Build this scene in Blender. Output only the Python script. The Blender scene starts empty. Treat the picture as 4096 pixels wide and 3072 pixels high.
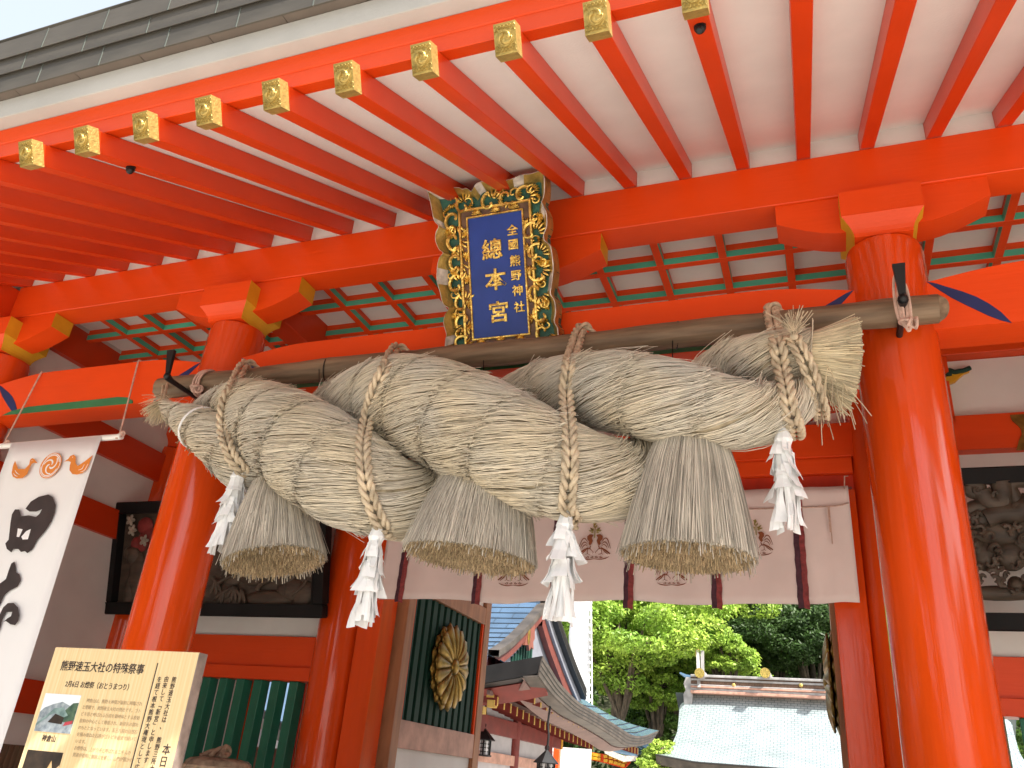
import bpy, math, random
import numpy as np
from mathutils import Vector, Matrix
from mathutils.geometry import tessellate_polygon
random.seed(7); RNG = np.random.default_rng(7)
SC = bpy.context.scene
COL = SC.collection

# ------------------------------------------------------------------ camera
CX = np.array([.9377, .0806, .3382]); CZ = np.array([.0805, .8958, -.4370])
CZ = CZ / np.linalg.norm(CZ); CX = CX - CZ * CX.dot(CZ); CX /= np.linalg.norm(CX); CY = np.cross(CZ, CX)
RM = np.array([CX, CY, CZ]); CAM = np.array([0., 0., 1.6]); FOC = 3267.
cam = bpy.data.cameras.new('camera'); camo = bpy.data.objects.new('camera', cam); COL.objects.link(camo)
cam.sensor_width = 36; cam.lens = FOC / 4096 * 36; cam.clip_start = .05; cam.clip_end = 2000
camo.matrix_world = Matrix([[*RM[i], CAM[i]] for i in range(3)] + [[0, 0, 0, 1]])
SC.camera = camo
def ray(u, v): return RM @ np.array([(u - 2048) / FOC, -(v - 1536) / FOC, -1.])
def P(u, v, ax, val):                       # a photo point carried onto a plane of the place
    d = ray(u, v); i = 'xyz'.index(ax)
    return CAM + d * (val - CAM[i]) / d[i]
def PP(u, v, o, n):
    d = ray(u, v); return CAM + d * (np.dot(np.array(o) - CAM, n) / np.dot(d, n))
def zoomer(ox, oy, s): return lambda x, y: (ox + x / s, oy + y / s)

# ------------------------------------------------------------------ light
SUN = Vector((2.3, -1., 2.82)).normalized()
w = bpy.data.worlds.new('World'); SC.world = w; w.use_nodes = True
nt = w.node_tree; sky = nt.nodes.new('ShaderNodeTexSky'); sky.sky_type = 'NISHITA'; sky.sun_disc = False
sky.sun_elevation = math.asin(SUN.z); sky.sun_rotation = math.atan2(SUN.x, SUN.y)
sky.air_density = 1.0; sky.dust_density = 5.0; sky.ozone_density = 1.0
bg = nt.nodes['Background']; bg.inputs[1].default_value = .15
veil = nt.nodes.new('ShaderNodeMix'); veil.data_type = 'RGBA'; veil.inputs[0].default_value = .55      # thin even high cloud
veil.inputs[7].default_value = (3.7, 3.95, 4.05, 1); nt.links.new(sky.outputs[0], veil.inputs[6]); nt.links.new(veil.outputs[2], bg.inputs[0])
sl = bpy.data.lights.new('sun', 'SUN'); sl.energy = 5.0; sl.angle = math.radians(.6); sl.color = (1, .955, .88)
so = bpy.data.objects.new('sun', sl); COL.objects.link(so); so.rotation_euler = SUN.to_track_quat('Z', 'Y').to_euler()
vs = SC.view_settings; vs.view_transform = 'Standard'; vs.look = 'None'; vs.exposure = 1.2; vs.gamma = 1; vs.use_curve_mapping = False
SC.cycles.max_bounces = 10; SC.cycles.diffuse_bounces = 4; SC.cycles.glossy_bounces = 4

# ------------------------------------------------------------------ materials
def mat(name, col, rough=.6, metal=0., var=.12, vscale=3., stretch=(1, 1, 1), bump=0., bscale=40., bstretch=None,
        spec=.5, col2=None, island=0., coat=0.):
    m = bpy.data.materials.new(name); m.use_nodes = True; t = m.node_tree; N = t.nodes; L = t.links
    b = N['Principled BSDF']; b.inputs['Roughness'].default_value = rough; b.inputs['Metallic'].default_value = metal
    b.inputs['Specular IOR Level'].default_value = spec
    if coat: b.inputs['Coat Weight'].default_value = coat; b.inputs['Coat Roughness'].default_value = .12
    tc = N.new('ShaderNodeTexCoord'); mp = N.new('ShaderNodeMapping'); mp.inputs['Scale'].default_value = stretch
    L.new(tc.outputs['Object'], mp.inputs['Vector'])
    no = N.new('ShaderNodeTexNoise'); no.inputs['Scale'].default_value = vscale; no.inputs['Detail'].default_value = 5
    L.new(mp.outputs[0], no.inputs['Vector'])
    mix = N.new('ShaderNodeMix'); mix.data_type = 'RGBA'
    c2 = col2 if col2 else tuple(c * (1 - var * 2) for c in col)
    c1 = col if col2 else tuple(min(1, c * (1 + var)) for c in col)
    mix.inputs[6].default_value = (*c1, 1); mix.inputs[7].default_value = (*c2, 1)
    rmp = N.new('ShaderNodeMapRange'); rmp.inputs[1].default_value = .35; rmp.inputs[2].default_value = .68
    L.new(no.outputs[0], rmp.inputs[0]); L.new(rmp.outputs[0], mix.inputs[0])
    out = mix.outputs[2]
    if island:
        g = N.new('ShaderNodeNewGeometry'); hs = N.new('ShaderNodeHueSaturation'); mr = N.new('ShaderNodeMapRange')
        mr.inputs[3].default_value = 1 - island; mr.inputs[4].default_value = 1 + island
        L.new(g.outputs['Random Per Island'], mr.inputs[0]); L.new(mr.outputs[0], hs.inputs['Value'])
        L.new(out, hs.inputs['Color']); out = hs.outputs[0]
    L.new(out, b.inputs['Base Color'])
    if bump:
        mp2 = N.new('ShaderNodeMapping'); mp2.inputs['Scale'].default_value = bstretch or stretch
        L.new(tc.outputs['Object'], mp2.inputs['Vector'])
        n2 = N.new('ShaderNodeTexNoise'); n2.inputs['Scale'].default_value = bscale; n2.inputs['Detail'].default_value = 4
        L.new(mp2.outputs[0], n2.inputs['Vector'])
        bp = N.new('ShaderNodeBump'); bp.inputs['Strength'].default_value = bump; bp.inputs['Distance'].default_value = .02
        L.new(n2.outputs[0], bp.inputs['Height']); L.new(bp.outputs[0], b.inputs['Normal'])
    return m
RED = (.78, .067, .005)
M = {}
M['red'] = mat('vermilion paint along beams', RED, .42, spec=.35, var=.06, vscale=2, stretch=(.3, 1, 1), bump=.10, bscale=30, bstretch=(.12, 1.6, 1.6))
M['red_y'] = mat('vermilion paint along rafters', (.64, .048, .006), .34, spec=.35, var=.06, vscale=2, stretch=(1, .3, 1), bump=.08, bscale=30, bstretch=(1.6, .12, .12))
M['red_z'] = mat('vermilion gloss paint on columns', (.70, .066, .005), .10, var=.07, vscale=2.5, stretch=(3, 3, .25), bump=.16, bscale=16, bstretch=(2.2, 2.2, .10), coat=.6)
M['red_d'] = mat('older vermilion paint', (.62, .042, .010), .5, var=.10, vscale=3, stretch=(2, 2, .4), bump=.12, bscale=24, bstretch=(2, 2, .2))
M['white'] = mat('white limewash boards', (.80, .77, .73), .75, var=.03, vscale=2, bump=.10, bscale=60)
M['plaster'] = mat('white plaster', (.76, .73, .69), .85, var=.05, vscale=1.5, bump=.08, bscale=50)
M['yellow'] = mat('ochre yellow paint', (.70, .36, .015), .5, var=.08)
M['green'] = mat('green paint', (.09, .44, .29), .5, var=.06)
M['dgreen'] = mat('dark green paint', (.018, .17, .10), .45, var=.10, stretch=(3, 3, .4))
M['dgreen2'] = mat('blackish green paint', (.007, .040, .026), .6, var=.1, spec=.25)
M['navy'] = mat('navy paint', (.012, .026, .12), .5, var=.08)
M['groove'] = mat('moss green paint', (.03, .17, .07), .5, var=.12)
M['gold'] = mat('gilding', (.52, .37, .11), .42, metal=.6, var=.16, vscale=14, bump=.35, bscale=60)
M['gold2'] = mat('bright gold leaf', (.90, .60, .16), .30, metal=.9, var=.22, vscale=20, bump=.3, bscale=50)
M['oldgold'] = mat('aged brass', (.27, .17, .035), .38, metal=.7, var=.22, vscale=8, bump=.2, bscale=30)
M['copper'] = mat('weathered copper sheet', (.075, .065, .052), .55, metal=.15, var=.22, vscale=3, stretch=(.5, 2, 2), bump=.06, bscale=20)
M['copperdk'] = mat('brown copper soffit', (.13, .10, .08), .6, var=.15)
M['seam'] = mat('verdigris seam', (.10, .115, .10), .6, var=.2)
M['wood'] = mat('grey brown weathered log', (.26, .178, .108), .6, var=.30, vscale=4.2, stretch=(.5, 5, 5), bump=.35, bscale=14, bstretch=(.18, 3, 3), col2=(.125, .082, .048))
M['iron'] = mat('black iron', (.012, .012, .013), .45, metal=.3, var=.2)
M['straw'] = mat('straw', (.72, .62, .46), .7, var=.2, vscale=2.2, col2=(.62, .575, .50), island=.22, spec=.3)
M['strawgrey'] = mat('grey weathered straw', (.60, .54, .45), .7, vscale=2.6, col2=(.42, .37, .31), island=.36, spec=.3)
M['strawbase'] = mat('straw core', (.50, .41, .28), .9, var=.2, vscale=20)
M['strawend'] = mat('cut straw ends', (.58, .44, .27), .75, vscale=4, col2=(.44, .33, .19), island=.4)
M['tuft'] = mat('golden rice straw', (.66, .55, .36), .7, vscale=3, col2=(.58, .50, .36), island=.35)
M['rope'] = mat('hemp rope', (.62, .50, .35), .8, var=.2, vscale=14, bump=.5, bscale=120)
M['cord'] = mat('pinkish cord', (.60, .40, .32), .8, var=.12, vscale=30, bump=.3, bscale=150)
M['paper'] = mat('white paper', (.86, .86, .86), .7, var=.02)
M['noren'] = mat('pale pink curtain cloth', (.84, .70, .66), .8, var=.04, vscale=2, bump=.05, bscale=200)
M['purple'] = mat('dark purple ribbon', (.085, .028, .045), .7, var=.2, vscale=30)
M['maroon'] = mat('maroon ribbon', (.27, .045, .045), .7, var=.2, vscale=30)
M['brownprint'] = mat('russet print', (.26, .075, .025), .8, var=.1)
M['olive'] = mat('olive print', (.30, .24, .05), .8, var=.1)
M['cloth'] = mat('white banner cloth', (.84, .83, .84), .75, var=.02, vscale=1)
M['ink'] = mat('dark brown ink', (.040, .026, .026), .7, var=.15, vscale=6)
M['orange'] = mat('orange print', (.72, .23, .035), .7, var=.05)
M['plastic'] = mat('white plastic rod', (.80, .78, .74), .4, var=.02)
M['hinoki'] = mat('pale cypress board', (.80, .62, .36), .6, vscale=9, stretch=(8, 1, .05), col2=(.69, .49, .24), bump=.05, bscale=60, bstretch=(3, 1, .05))
M['woodside'] = mat('grey board end', (.25, .19, .16), .7, var=.2, vscale=12)
M['blue'] = mat('ultramarine lacquer', (.010, .045, .27), .5, var=.08, vscale=5, bump=.05, bscale=80)
M['teal'] = mat('dark teal ground', (.025, .115, .085), .6, var=.2, vscale=20)
M['brown'] = mat('brown lacquer', (.14, .075, .045), .6, var=.2, vscale=14)
M['chalk'] = mat('worn white gesso', (.62, .56, .50), .8, var=.2, vscale=16)
M['black'] = mat('black lacquer frame', (.011, .010, .010), .65, var=.2, spec=.2)
M['carve'] = mat('carved old wood', (.072, .050, .033), .6, var=.25, vscale=6, stretch=(.5, 2, 2), bump=.25, bscale=20, bstretch=(.3, 2, 2))
M['doorframe'] = mat('faded brown lacquer', (.36, .155, .07), .5, var=.15, vscale=5, stretch=(2, 2, .4), bump=.1, bscale=30)
M['doorpale'] = mat('faded pink brown lacquer', (.50, .27, .20), .5, var=.15, vscale=5, bump=.1, bscale=30)
M['dado'] = mat('brown board', (.17, .10, .055), .7, var=.25, vscale=8, stretch=(2, 2, .2))
M['wrap'] = mat('straw mat under clear film', (.42, .34, .24), .25, var=.25, vscale=12, bump=.5, bscale=14)
M['label'] = mat('pale label', (.72, .72, .74), .5, var=.04)
M['stone'] = mat('granite', (.52, .50, .46), .8, var=.12, vscale=20, bump=.2, bscale=60)
M['gravel'] = mat('pale gravel ground', (.52, .48, .42), .9, var=.12, vscale=30, bump=.4, bscale=150)
M['soil'] = mat('forest floor', (.045, .05, .02), .95, var=.3, vscale=.6)
M['roofblue'] = mat('sky tinted oxidised copper roof', (.15, .25, .38), .25, metal=.7, var=.12, vscale=1.2, bump=.05, bscale=8)  # patina colour tinted with the blue of the reflected sky
M['roofline'] = mat('dark copper edge', (.012, .011, .011), .5, var=.2)
M['fascia'] = mat('copper eave edge', (.065, .052, .042), .55, var=.25, vscale=3, bump=.1, bscale=30)
M['pinkpaint'] = mat('shade darkened red paint', (.13, .028, .018), .6, var=.12)  # gable red darkened, its shade put into the colour
M['darkred'] = mat('deep red timber', (.17, .022, .016), .55, var=.12)  # timber red darkened to hold the hall eave's shade in the colour
M['greytrim'] = mat('blue grey trim', (.17, .175, .20), .6, var=.06)  # gable grey darkened; the shade there is in this colour
M['bark'] = mat('bark', (.10, .075, .05), .9, var=.3, vscale=6, stretch=(2, 2, .5), bump=.5, bscale=20)
def leafmat(name, c1, c2, isl=.4):
    m = mat(name, c1, .5, vscale=.35, col2=c2, island=isl, spec=.35)
    b = m.node_tree.nodes['Principled BSDF']
    b.inputs['Transmission Weight'].default_value = 0
    b.inputs['Subsurface Weight'].default_value = 0
    t = m.node_tree; o = t.nodes['Material Output']; tr = t.nodes.new('ShaderNodeBsdfTranslucent'); ms = t.nodes.new('ShaderNodeMixShader')
    src = b.inputs['Base Color'].links[0].from_socket
    t.links.new(src, tr.inputs[0]); ms.inputs[0].default_value = .35
    t.links.new(b.outputs[0], ms.inputs[1]); t.links.new(tr.outputs[0], ms.inputs[2]); t.links.new(ms.outputs[0], o.inputs[0])
    return m
M['leaf_fresh'] = leafmat('fresh yellow green leaves', (.42, .56, .09), (.20, .36, .05))
M['leaf_mid'] = leafmat('mid green leaves', (.15, .26, .045), (.08, .17, .03))
M['leaf_dark'] = leafmat('dark evergreen leaves', (.065, .12, .028), (.035, .075, .018))
# right roof: rows of small copper plates
def platemat():
    m = mat('small copper roof plates', (.40, .45, .46), .36, metal=.3, var=.1, vscale=1.0)
    t = m.node_tree; N = t.nodes; L = t.links; b = N['Principled BSDF']
    tc = N.new('ShaderNodeTexCoord'); sp = N.new('ShaderNodeSeparateXYZ'); cb = N.new('ShaderNodeCombineXYZ')
    L.new(tc.outputs['UV'], sp.inputs[0]); L.new(sp.outputs[0], cb.inputs[0]); L.new(sp.outputs[1], cb.inputs[1])
    br = N.new('ShaderNodeTexBrick'); br.inputs['Scale'].default_value = 1; br.inputs['Brick Width'].default_value = .30
    br.inputs['Row Height'].default_value = .16; br.inputs['Mortar Size'].default_value = .014
    br.inputs['Color1'].default_value = (1, 1, 1, 1); br.inputs['Color2'].default_value = (.86, .9, .9, 1); br.inputs['Mortar'].default_value = (.30, .36, .38, 1)
    L.new(cb.outputs[0], br.inputs['Vector'])
    src = b.inputs['Base Color'].links[0].from_socket
    mx = N.new('ShaderNodeMix'); mx.data_type = 'RGBA'; mx.blend_type = 'MULTIPLY'; mx.inputs[0].default_value = 1
    L.new(src, mx.inputs[6]); L.new(br.outputs['Color'], mx.inputs[7]); L.new(mx.outputs[2], b.inputs['Base Color'])
    return m
M['plates'] = platemat()

# ------------------------------------------------------------------ mesh helpers
BASE = {}
def base_of(p): return BASE.get(p.name, np.zeros(3)) if p else np.zeros(3)
def thing(name, label, cat, loc, group=None, kind=None):
    o = bpy.data.objects.new(name, None); COL.objects.link(o); o.location = loc; o.empty_display_size = .1
    o['label'] = label
    if cat: o['category'] = cat
    if group: o['group'] = group
    if kind: o['kind'] = kind
    BASE[o.name] = np.array(loc, float); return o
def tag(o, label=None, cat=None, group=None, kind=None):
    if label: o['label'] = label
    if cat: o['category'] = cat
    if group: o['group'] = group
    if kind: o['kind'] = kind
    return o
def link(name, me, parent=None, mats=(), base=None):
    o = bpy.data.objects.new(name, me); COL.objects.link(o)
    for m in mats: me.materials.append(m)
    b = base_of(parent)
    if parent: o.parent = parent
    BASE[o.name] = b; return o
def dup(o, offset, parent=None):            # a copy of a part, sharing its mesh
    c = o.copy(); COL.objects.link(c); c.location = Vector(o.location) + Vector(offset)
    if parent: c.parent = parent
    BASE[c.name] = BASE[o.name]; return c
class MB:
    def __init__(s): s.v = []; s.f = []; s.m = []; s.uv = None
    def add(s, vs, fs, m=0):
        n = len(s.v); s.v += [tuple(map(float, q)) for q in vs]; s.f += [tuple(i + n for i in f) for f in fs]; s.m += [m] * len(fs); return s
    def box(s, a, b, m=0):
        x0, y0, z0 = a; x1, y1, z1 = b
        return s.add([(x0, y0, z0), (x1, y0, z0), (x1, y1, z0), (x0, y1, z0), (x0, y0, z1), (x1, y0, z1), (x1, y1, z1), (x0, y1, z1)],
                     [(0, 3, 2, 1), (4, 5, 6, 7), (0, 1, 5, 4), (1, 2, 6, 5), (2, 3, 7, 6), (3, 0, 4, 7)], m)
    def obox(s, c, ax, h, m=0):
        c = np.array(c, float); ax = [np.array(a, float) for a in ax]
        vs = [c + ax[0] * h[0] * i + ax[1] * h[1] * j + ax[2] * h[2] * k for k in (-1, 1) for j in (-1, 1) for i in (-1, 1)]
        return s.add(vs, [(0, 2, 3, 1), (4, 5, 7, 6), (0, 1, 5, 4), (2, 6, 7, 3), (0, 4, 6, 2), (1, 3, 7, 5)], m)
    def prism(s, poly, o, ux, uy, n, d0, d1, m=0, holes=(), back=True):
        o = np.array(o, float); ux = np.array(ux, float); uy = np.array(uy, float); n = np.array(n, float)
        loops = [list(poly)] + [list(h) for h in holes]
        ar = sum(a[0] * b[1] - b[0] * a[1] for a, b in zip(loops[0], loops[0][1:] + loops[0][:1]))
        if ar < 0: loops[0].reverse()
        for h in loops[1:]:
            if sum(a[0] * b[1] - b[0] * a[1] for a, b in zip(h, h[1:] + h[:1])) > 0: h.reverse()
        tris = tessellate_polygon([[Vector((p[0], p[1], 0)) for p in l] for l in loops])
        flat = [p for l in loops for p in l]; k = len(flat)
        vs = [o + ux * p[0] + uy * p[1] + n * d1 for p in flat] + [o + ux * p[0] + uy * p[1] + n * d0 for p in flat]
        fs = []
        for t in tris:
            a, b, c = [flat[i] for i in t]
            if (b[0] - a[0]) * (c[1] - a[1]) - (c[0] - a[0]) * (b[1] - a[1]) < 0: t = t[::-1]
            fs.append(tuple(t))
            if back: fs.append(tuple(i + k for i in t[::-1]))
        st = 0
        for l in loops:
            q = len(l)
            for i in range(q):
                a, b = st + i, st + (i + 1) % q; fs.append((b, a, a + k, b + k))
            st += q
        if np.dot(np.cross(ux, uy), n) < 0: fs = [f[::-1] for f in fs]
        return s.add(vs, fs, m)
    def tube(s, pts, r, n=8, m=0, cap=True, ph=0.):
        pts = np.array(pts, float); k = len(pts); r = np.full(k, r) if np.isscalar(r) else np.array(r, float)
        T = np.gradient(pts, axis=0); T /= np.linalg.norm(T, axis=1)[:, None] + 1e-12
        u = np.cross(T[0], (0, 0, 1) if abs(T[0][2]) < .9 else (1, 0, 0)); u /= np.linalg.norm(u)
        vs = []; a = np.linspace(0, 2 * math.pi, n, endpoint=False) + ph
        for i in range(k):
            u = u - T[i] * u.dot(T[i]); u /= np.linalg.norm(u); b = np.cross(T[i], u)
            vs += [pts[i] + r[i] * (u * math.cos(t) + b * math.sin(t)) for t in a]
        fs = [(i * n + j, i * n + (j + 1) % n, (i + 1) * n + (j + 1) % n, (i + 1) * n + j) for i in range(k - 1) for j in range(n)]
        if cap: fs += [tuple(range(n))[::-1], tuple(range((k - 1) * n, k * n))]
        return s.add(vs, fs, m)
    def blob(s, c, r, ax=None, n=8, k=6, m=0):
        c = np.array(c, float); r = np.array(r, float) * np.ones(3); ax = np.eye(3) if ax is None else np.array(ax, float)
        vs = []; 
        for i in range(k + 1):
            th = math.pi * i / k
            for j in range(n):
                p = 2 * math.pi * j / n; q = np.array([math.sin(th) * math.cos(p), math.sin(th) * math.sin(p), math.cos(th)]) * r
                vs.append(c + q[0] * ax[0] + q[1] * ax[1] + q[2] * ax[2])
        fs = [(i * n + j, (i + 1) * n + j, (i + 1) * n + (j + 1) % n, i * n + (j + 1) % n) for i in range(k) for j in range(n)]
        return s.add(vs, fs, m)
    def grid(s, rows, m=0, flip=False):
        a = len(rows); b = len(rows[0]); vs = [p for r in rows for p in r]
        fs = [(i * b + j, i * b + j + 1, (i + 1) * b + j + 1, (i + 1) * b + j) for i in range(a - 1) for j in range(b - 1)]
        if flip: fs = [f[::-1] for f in fs]
        return s.add(vs, fs, m)
    def build(s, name, mats, parent=None, smooth=False, bevel=0., facefn=None, angle=40, solid=0., pivot=None):
        me = bpy.data.meshes.new(name); b = base_of(parent) if pivot is None else np.array(pivot, float)
        me.from_pydata([(q[0] - b[0], q[1] - b[1], q[2] - b[2]) for q in s.v], [], s.f)
        mats = mats if isinstance(mats, (list, tuple)) else [mats]
        o = link(name, me, parent, [M[q] if isinstance(q, str) else q for q in mats])
        if pivot is not None: o.location = Vector(b - base_of(parent))
        me.polygons.foreach_set('material_index', s.m)
        me.update()
        if facefn:
            for p in me.polygons: p.material_index = facefn(p.normal, p.center)
        if smooth:
            me.polygons.foreach_set('use_smooth', [True] * len(me.polygons))
            if angle < 180: me.set_sharp_from_angle(angle=math.radians(angle))
        if solid:
            md = o.modifiers.new('thickness', 'SOLIDIFY'); md.thickness = solid; md.offset = 0
        if bevel:
            md = o.modifiers.new('bevel', 'BEVEL'); md.width = bevel; md.segments = 1; md.limit_method = 'ANGLE'; md.angle_limit = .6
        return o
def box(name, a, b, m, parent, bevel=.004, facefn=None):
    return MB().box(a, b).build(name, m, parent, bevel=bevel, facefn=facefn)
X1, Y1, Z1 = np.eye(3)
def yz(poly, x0, x1, name, m, parent, bevel=.0, facefn=None):      # a Y-Z profile drawn out along X
    return MB().prism(poly, (0, 0, 0), Y1, Z1, X1, x0, x1).build(name, m, parent, bevel=bevel, facefn=facefn)
def xz(poly, y0, y1, name, m, parent, bevel=0., facefn=None):      # an X-Z profile given depth in Y
    return MB().prism(poly, (0, 0, 0), X1, Z1, Y1, y0, y1).build(name, m, parent, bevel=bevel, facefn=facefn)
def spline(pts, n):
    p = np.array(pts, float); k = len(p); q = np.vstack([2 * p[0] - p[1], p, 2 * p[-1] - p[-2]])
    out = []
    for t in np.linspace(0, k - 1, n):
        i = min(int(t), k - 2); f = t - i; a, b, c, d = q[i:i + 4]
        out.append(.5 * ((2 * b) + (c - a) * f + (2 * a - 5 * b + 4 * c - d) * f * f + (3 * b - a - 3 * c + d) * f ** 3))
    return np.array(out)
def text(body, size, o, ux, uy, n, m, parent, name='lettering', depth=.002, bold=.0, align='CENTER', sx=1., lift=0., line=1., bev=0.):
    c = bpy.data.curves.new(name, 'FONT'); c.body = body; c.size = size; c.align_x = align; c.align_y = 'CENTER'
    c.extrude = depth / 2; c.offset = bold * size; c.space_line = line; c.resolution_u = 3
    if bev: c.bevel_depth = bev; c.bevel_resolution = 1
    t = bpy.data.objects.new(name, c); COL.objects.link(t); bpy.context.view_layer.update()
    dg = bpy.context.evaluated_depsgraph_get(); me = bpy.data.meshes.new_from_object(t.evaluated_get(dg))
    bpy.data.objects.remove(t); bpy.data.curves.remove(c)
    b = base_of(parent); o = np.array(o, float)
    co = np.empty(len(me.vertices) * 3); me.vertices.foreach_get('co', co); co = co.reshape(-1, 3)
    w3 = o - b + np.outer(co[:, 0] * sx, ux) + np.outer(co[:, 1], uy) + np.outer(co[:, 2] + depth / 2 + lift, n)
    me.vertices.foreach_set('co', w3.ravel()); me.materials.clear(); me.update()
    return link(name, me, parent, [M[m]])
def numesh(name, V, F, mats, parent, mi=None):                         # big quad meshes straight from arrays
    me = bpy.data.meshes.new(name); V = V - base_of(parent)
    me.vertices.add(len(V)); me.vertices.foreach_set('co', V.astype(np.float32).ravel())
    k = F.shape[1]; me.loops.add(F.size); me.loops.foreach_set('vertex_index', F.astype(np.int32).ravel())
    me.polygons.add(len(F)); me.polygons.foreach_set('loop_start', np.arange(0, F.size, k, dtype=np.int32))
    if mi is not None: me.polygons.foreach_set('material_index', mi.astype(np.int32))
    me.update(calc_edges=True)
    return link(name, me, parent, [M[q] for q in mats])
def straws(paths, W, Nrm):                   # closed three-sided stalks along paths (N,K,3); widths (N,); outward normals (N,K,3)
    n, k, _ = paths.shape
    T = np.gradient(paths, axis=1); T /= np.linalg.norm(T, axis=2)[:, :, None] + 1e-9
    S = np.cross(T, Nrm); S /= np.linalg.norm(S, axis=2)[:, :, None] + 1e-9
    U = np.cross(S, T); w = W[:, None, None]
    V = np.stack([paths - S * w * .5, paths + U * w * .45, paths + S * w * .5], axis=2).reshape(-1, 3)
    i = np.arange(n)[:, None, None] * k * 3 + np.arange(k - 1)[None, :, None] * 3
    F = []
    for a, b in ((0, 1), (1, 2), (2, 0)):
        F.append(np.concatenate([i + a, i + 3 + a, i + 3 + b, i + b], axis=2))
    return V, np.concatenate(F, axis=1).reshape(-1, 4)
M['hallwall'] = mat('shaded grey plaster', (.42, .41, .43), .85, var=.05)  # plaster darkened: the hall wall's shade is put into its colour
M['salmon'] = mat('salmon paint', (.17, .05, .03), .6, var=.1)  # pendant paint darkened to carry the gable's shade
M['dimchalk'] = mat('dull white pigment', (.32, .28, .22), .8, var=.2, vscale=16)
M['bandwhite'] = mat('dimmed white eave board', (.47, .45, .42), .8, var=.05, vscale=2, bump=.12, bscale=40)  # same white paint, darkened to offset strong light on the eave band
M['ridgepale'] = mat('pale ridge copper', (.38, .36, .35), .45, metal=.2, var=.15)
M['duskpink'] = mat('shade darkened pink board', (.17, .105, .095), .7, var=.1)  # pale pink board darkened, with the eave's shade in the colour
M['hallyellow'] = mat('small yellow tips', (.50, .33, .08), .6)
# ------------------------------------------------------------------ ground
g = MB().add([(-300, -300, 0), (300, -300, 0), (300, 400, 0), (-300, 400, 0)], [(0, 1, 2, 3)]).build('ground', 'gravel'); tag(g, 'pale sunlit gravel ground of the shrine precinct', kind='structure')
pv = MB()
for i in range(9):
    for j in range(24):
        x = -6.5 + i * 1.0; y = -8 + j * 1.0
        pv.box((x + .006, y + .006, .0), (x + .994, y + .994, .02 + .003 * ((i * 7 + j * 5) % 3)))
pv = pv.build('stone_pavement', 'stone'); tag(pv, 'grey stone slab pavement leading through the gate', kind='structure')

# ------------------------------------------------------------------ gate
gate = thing('shrine_gate', 'vermilion shrine gate with round columns, white plaster and gold capped rafters', 'gate', (-2.06, 5, 0))
COLX = (-7.5, -4.666, .548, 3.39); ROWY = (5., 7.48, 9.96); RC = .243
cm = MB()
zz = [0.12, 2.0, 4.0, 4.90, 4.955, 4.975]; rr = [RC, RC, RC, RC - .002, RC - .014, RC - .05]
cm.tube([(0, 0, z) for z in zz], rr, 56)
col0 = None
for y in ROWY:
    for x in COLX:
        if col0 is None:
            col0 = MB(); col0.v = [(a + x, b + y, c) for a, b, c in cm.v]; col0.f = cm.f; col0.m = cm.m
            col0 = col0.build('column', 'red_z', gate, smooth=True); X0, Y0 = x, y
            st0 = MB().tube([(x, y, 0), (x, y, .10), (x, y, .13)], [.42, .42, .36], 28).build('base_stone', 'stone', gate, smooth=True)
        else:
            dup(col0, (x - X0, y - Y0, 0)); dup(st0, (x - X0, y - Y0, 0))
ysides = lambda nrm, c: 1 if abs(nrm.x) > .55 else 0
# bearing blocks and boat shaped arms
def block(x, y):
    b = MB(); b.box((x - .247, y - .25, 5.105), (x + .247, y + .25, 5.30))
    prev = None
    for i in range(6):
        t = i / 5; z = 5.105 - .13 * t; h = .247 - .072 * math.sin(t * math.pi / 2) ** 1.0 * 1.0
        ring = [(x - h, y - h, z), (x + h, y - h, z), (x + h, y + h, z), (x - h, y + h, z)]
        if prev: b.add(prev + ring, [(0, 4, 5, 1), (1, 5, 6, 2), (2, 6, 7, 3), (3, 7, 4, 0)])
        prev = ring
    b.add(prev, [(0, 3, 2, 1)])
    return b.build('bearing_block', ['red', 'yellow'], gate, facefn=ysides)
def arm(x, y, h=.655):
    L = [(x - h, 5.366), (x - h, 5.215)]
    for i in range(9):
        t = i / 8; L.append((x - h + (h - .20) * t, 5.215 - .145 * math.sin(t * math.pi / 2)))
    R = [(2 * x - a, b) for a, b in reversed(L)]
    return xz(L + R, y - .11, y + .11, 'bracket_arm', ['red', 'yellow'], gate, bevel=.003, facefn=lambda n, c: 1 if abs(n.x) > .9 else 0)
for y in (4.97, 7.48, 9.96):
    for x in COLX: block(x, y); arm(x, y)
block(-2.06, 4.97); arm(-2.06, 4.97, .70)
box('strut', (-2.22, 4.90, 4.72), (-1.90, 5.06, 4.99), 'red', gate)
# head beams
for y0, y1 in ((4.84, 5.10), (7.35, 7.61), (9.83, 10.09)):
    box('head_beam', (-7.47, y0, 5.369), (4.3, y1, 5.735), 'red', gate, .005)
box('verge_beam', (-7.74, 4.2, 5.372), (-7.472, 10.2, 5.70), 'red_y', gate)
box('verge_beam', (4.302, 4.2, 5.372), (4.55, 10.2, 5.70), 'red_y', gate)
for x in COLX:                                                 # beams running back over the columns
    box('cross_beam', (x - .12, 5.11, 5.30), (x + .12, 7.34, 5.66), 'red_y', gate)
    if x > -7: box('cross_beam', (x - .10, 5.02, 4.28), (x + .10, 7.46, 4.62), 'red_y', gate)
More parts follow.
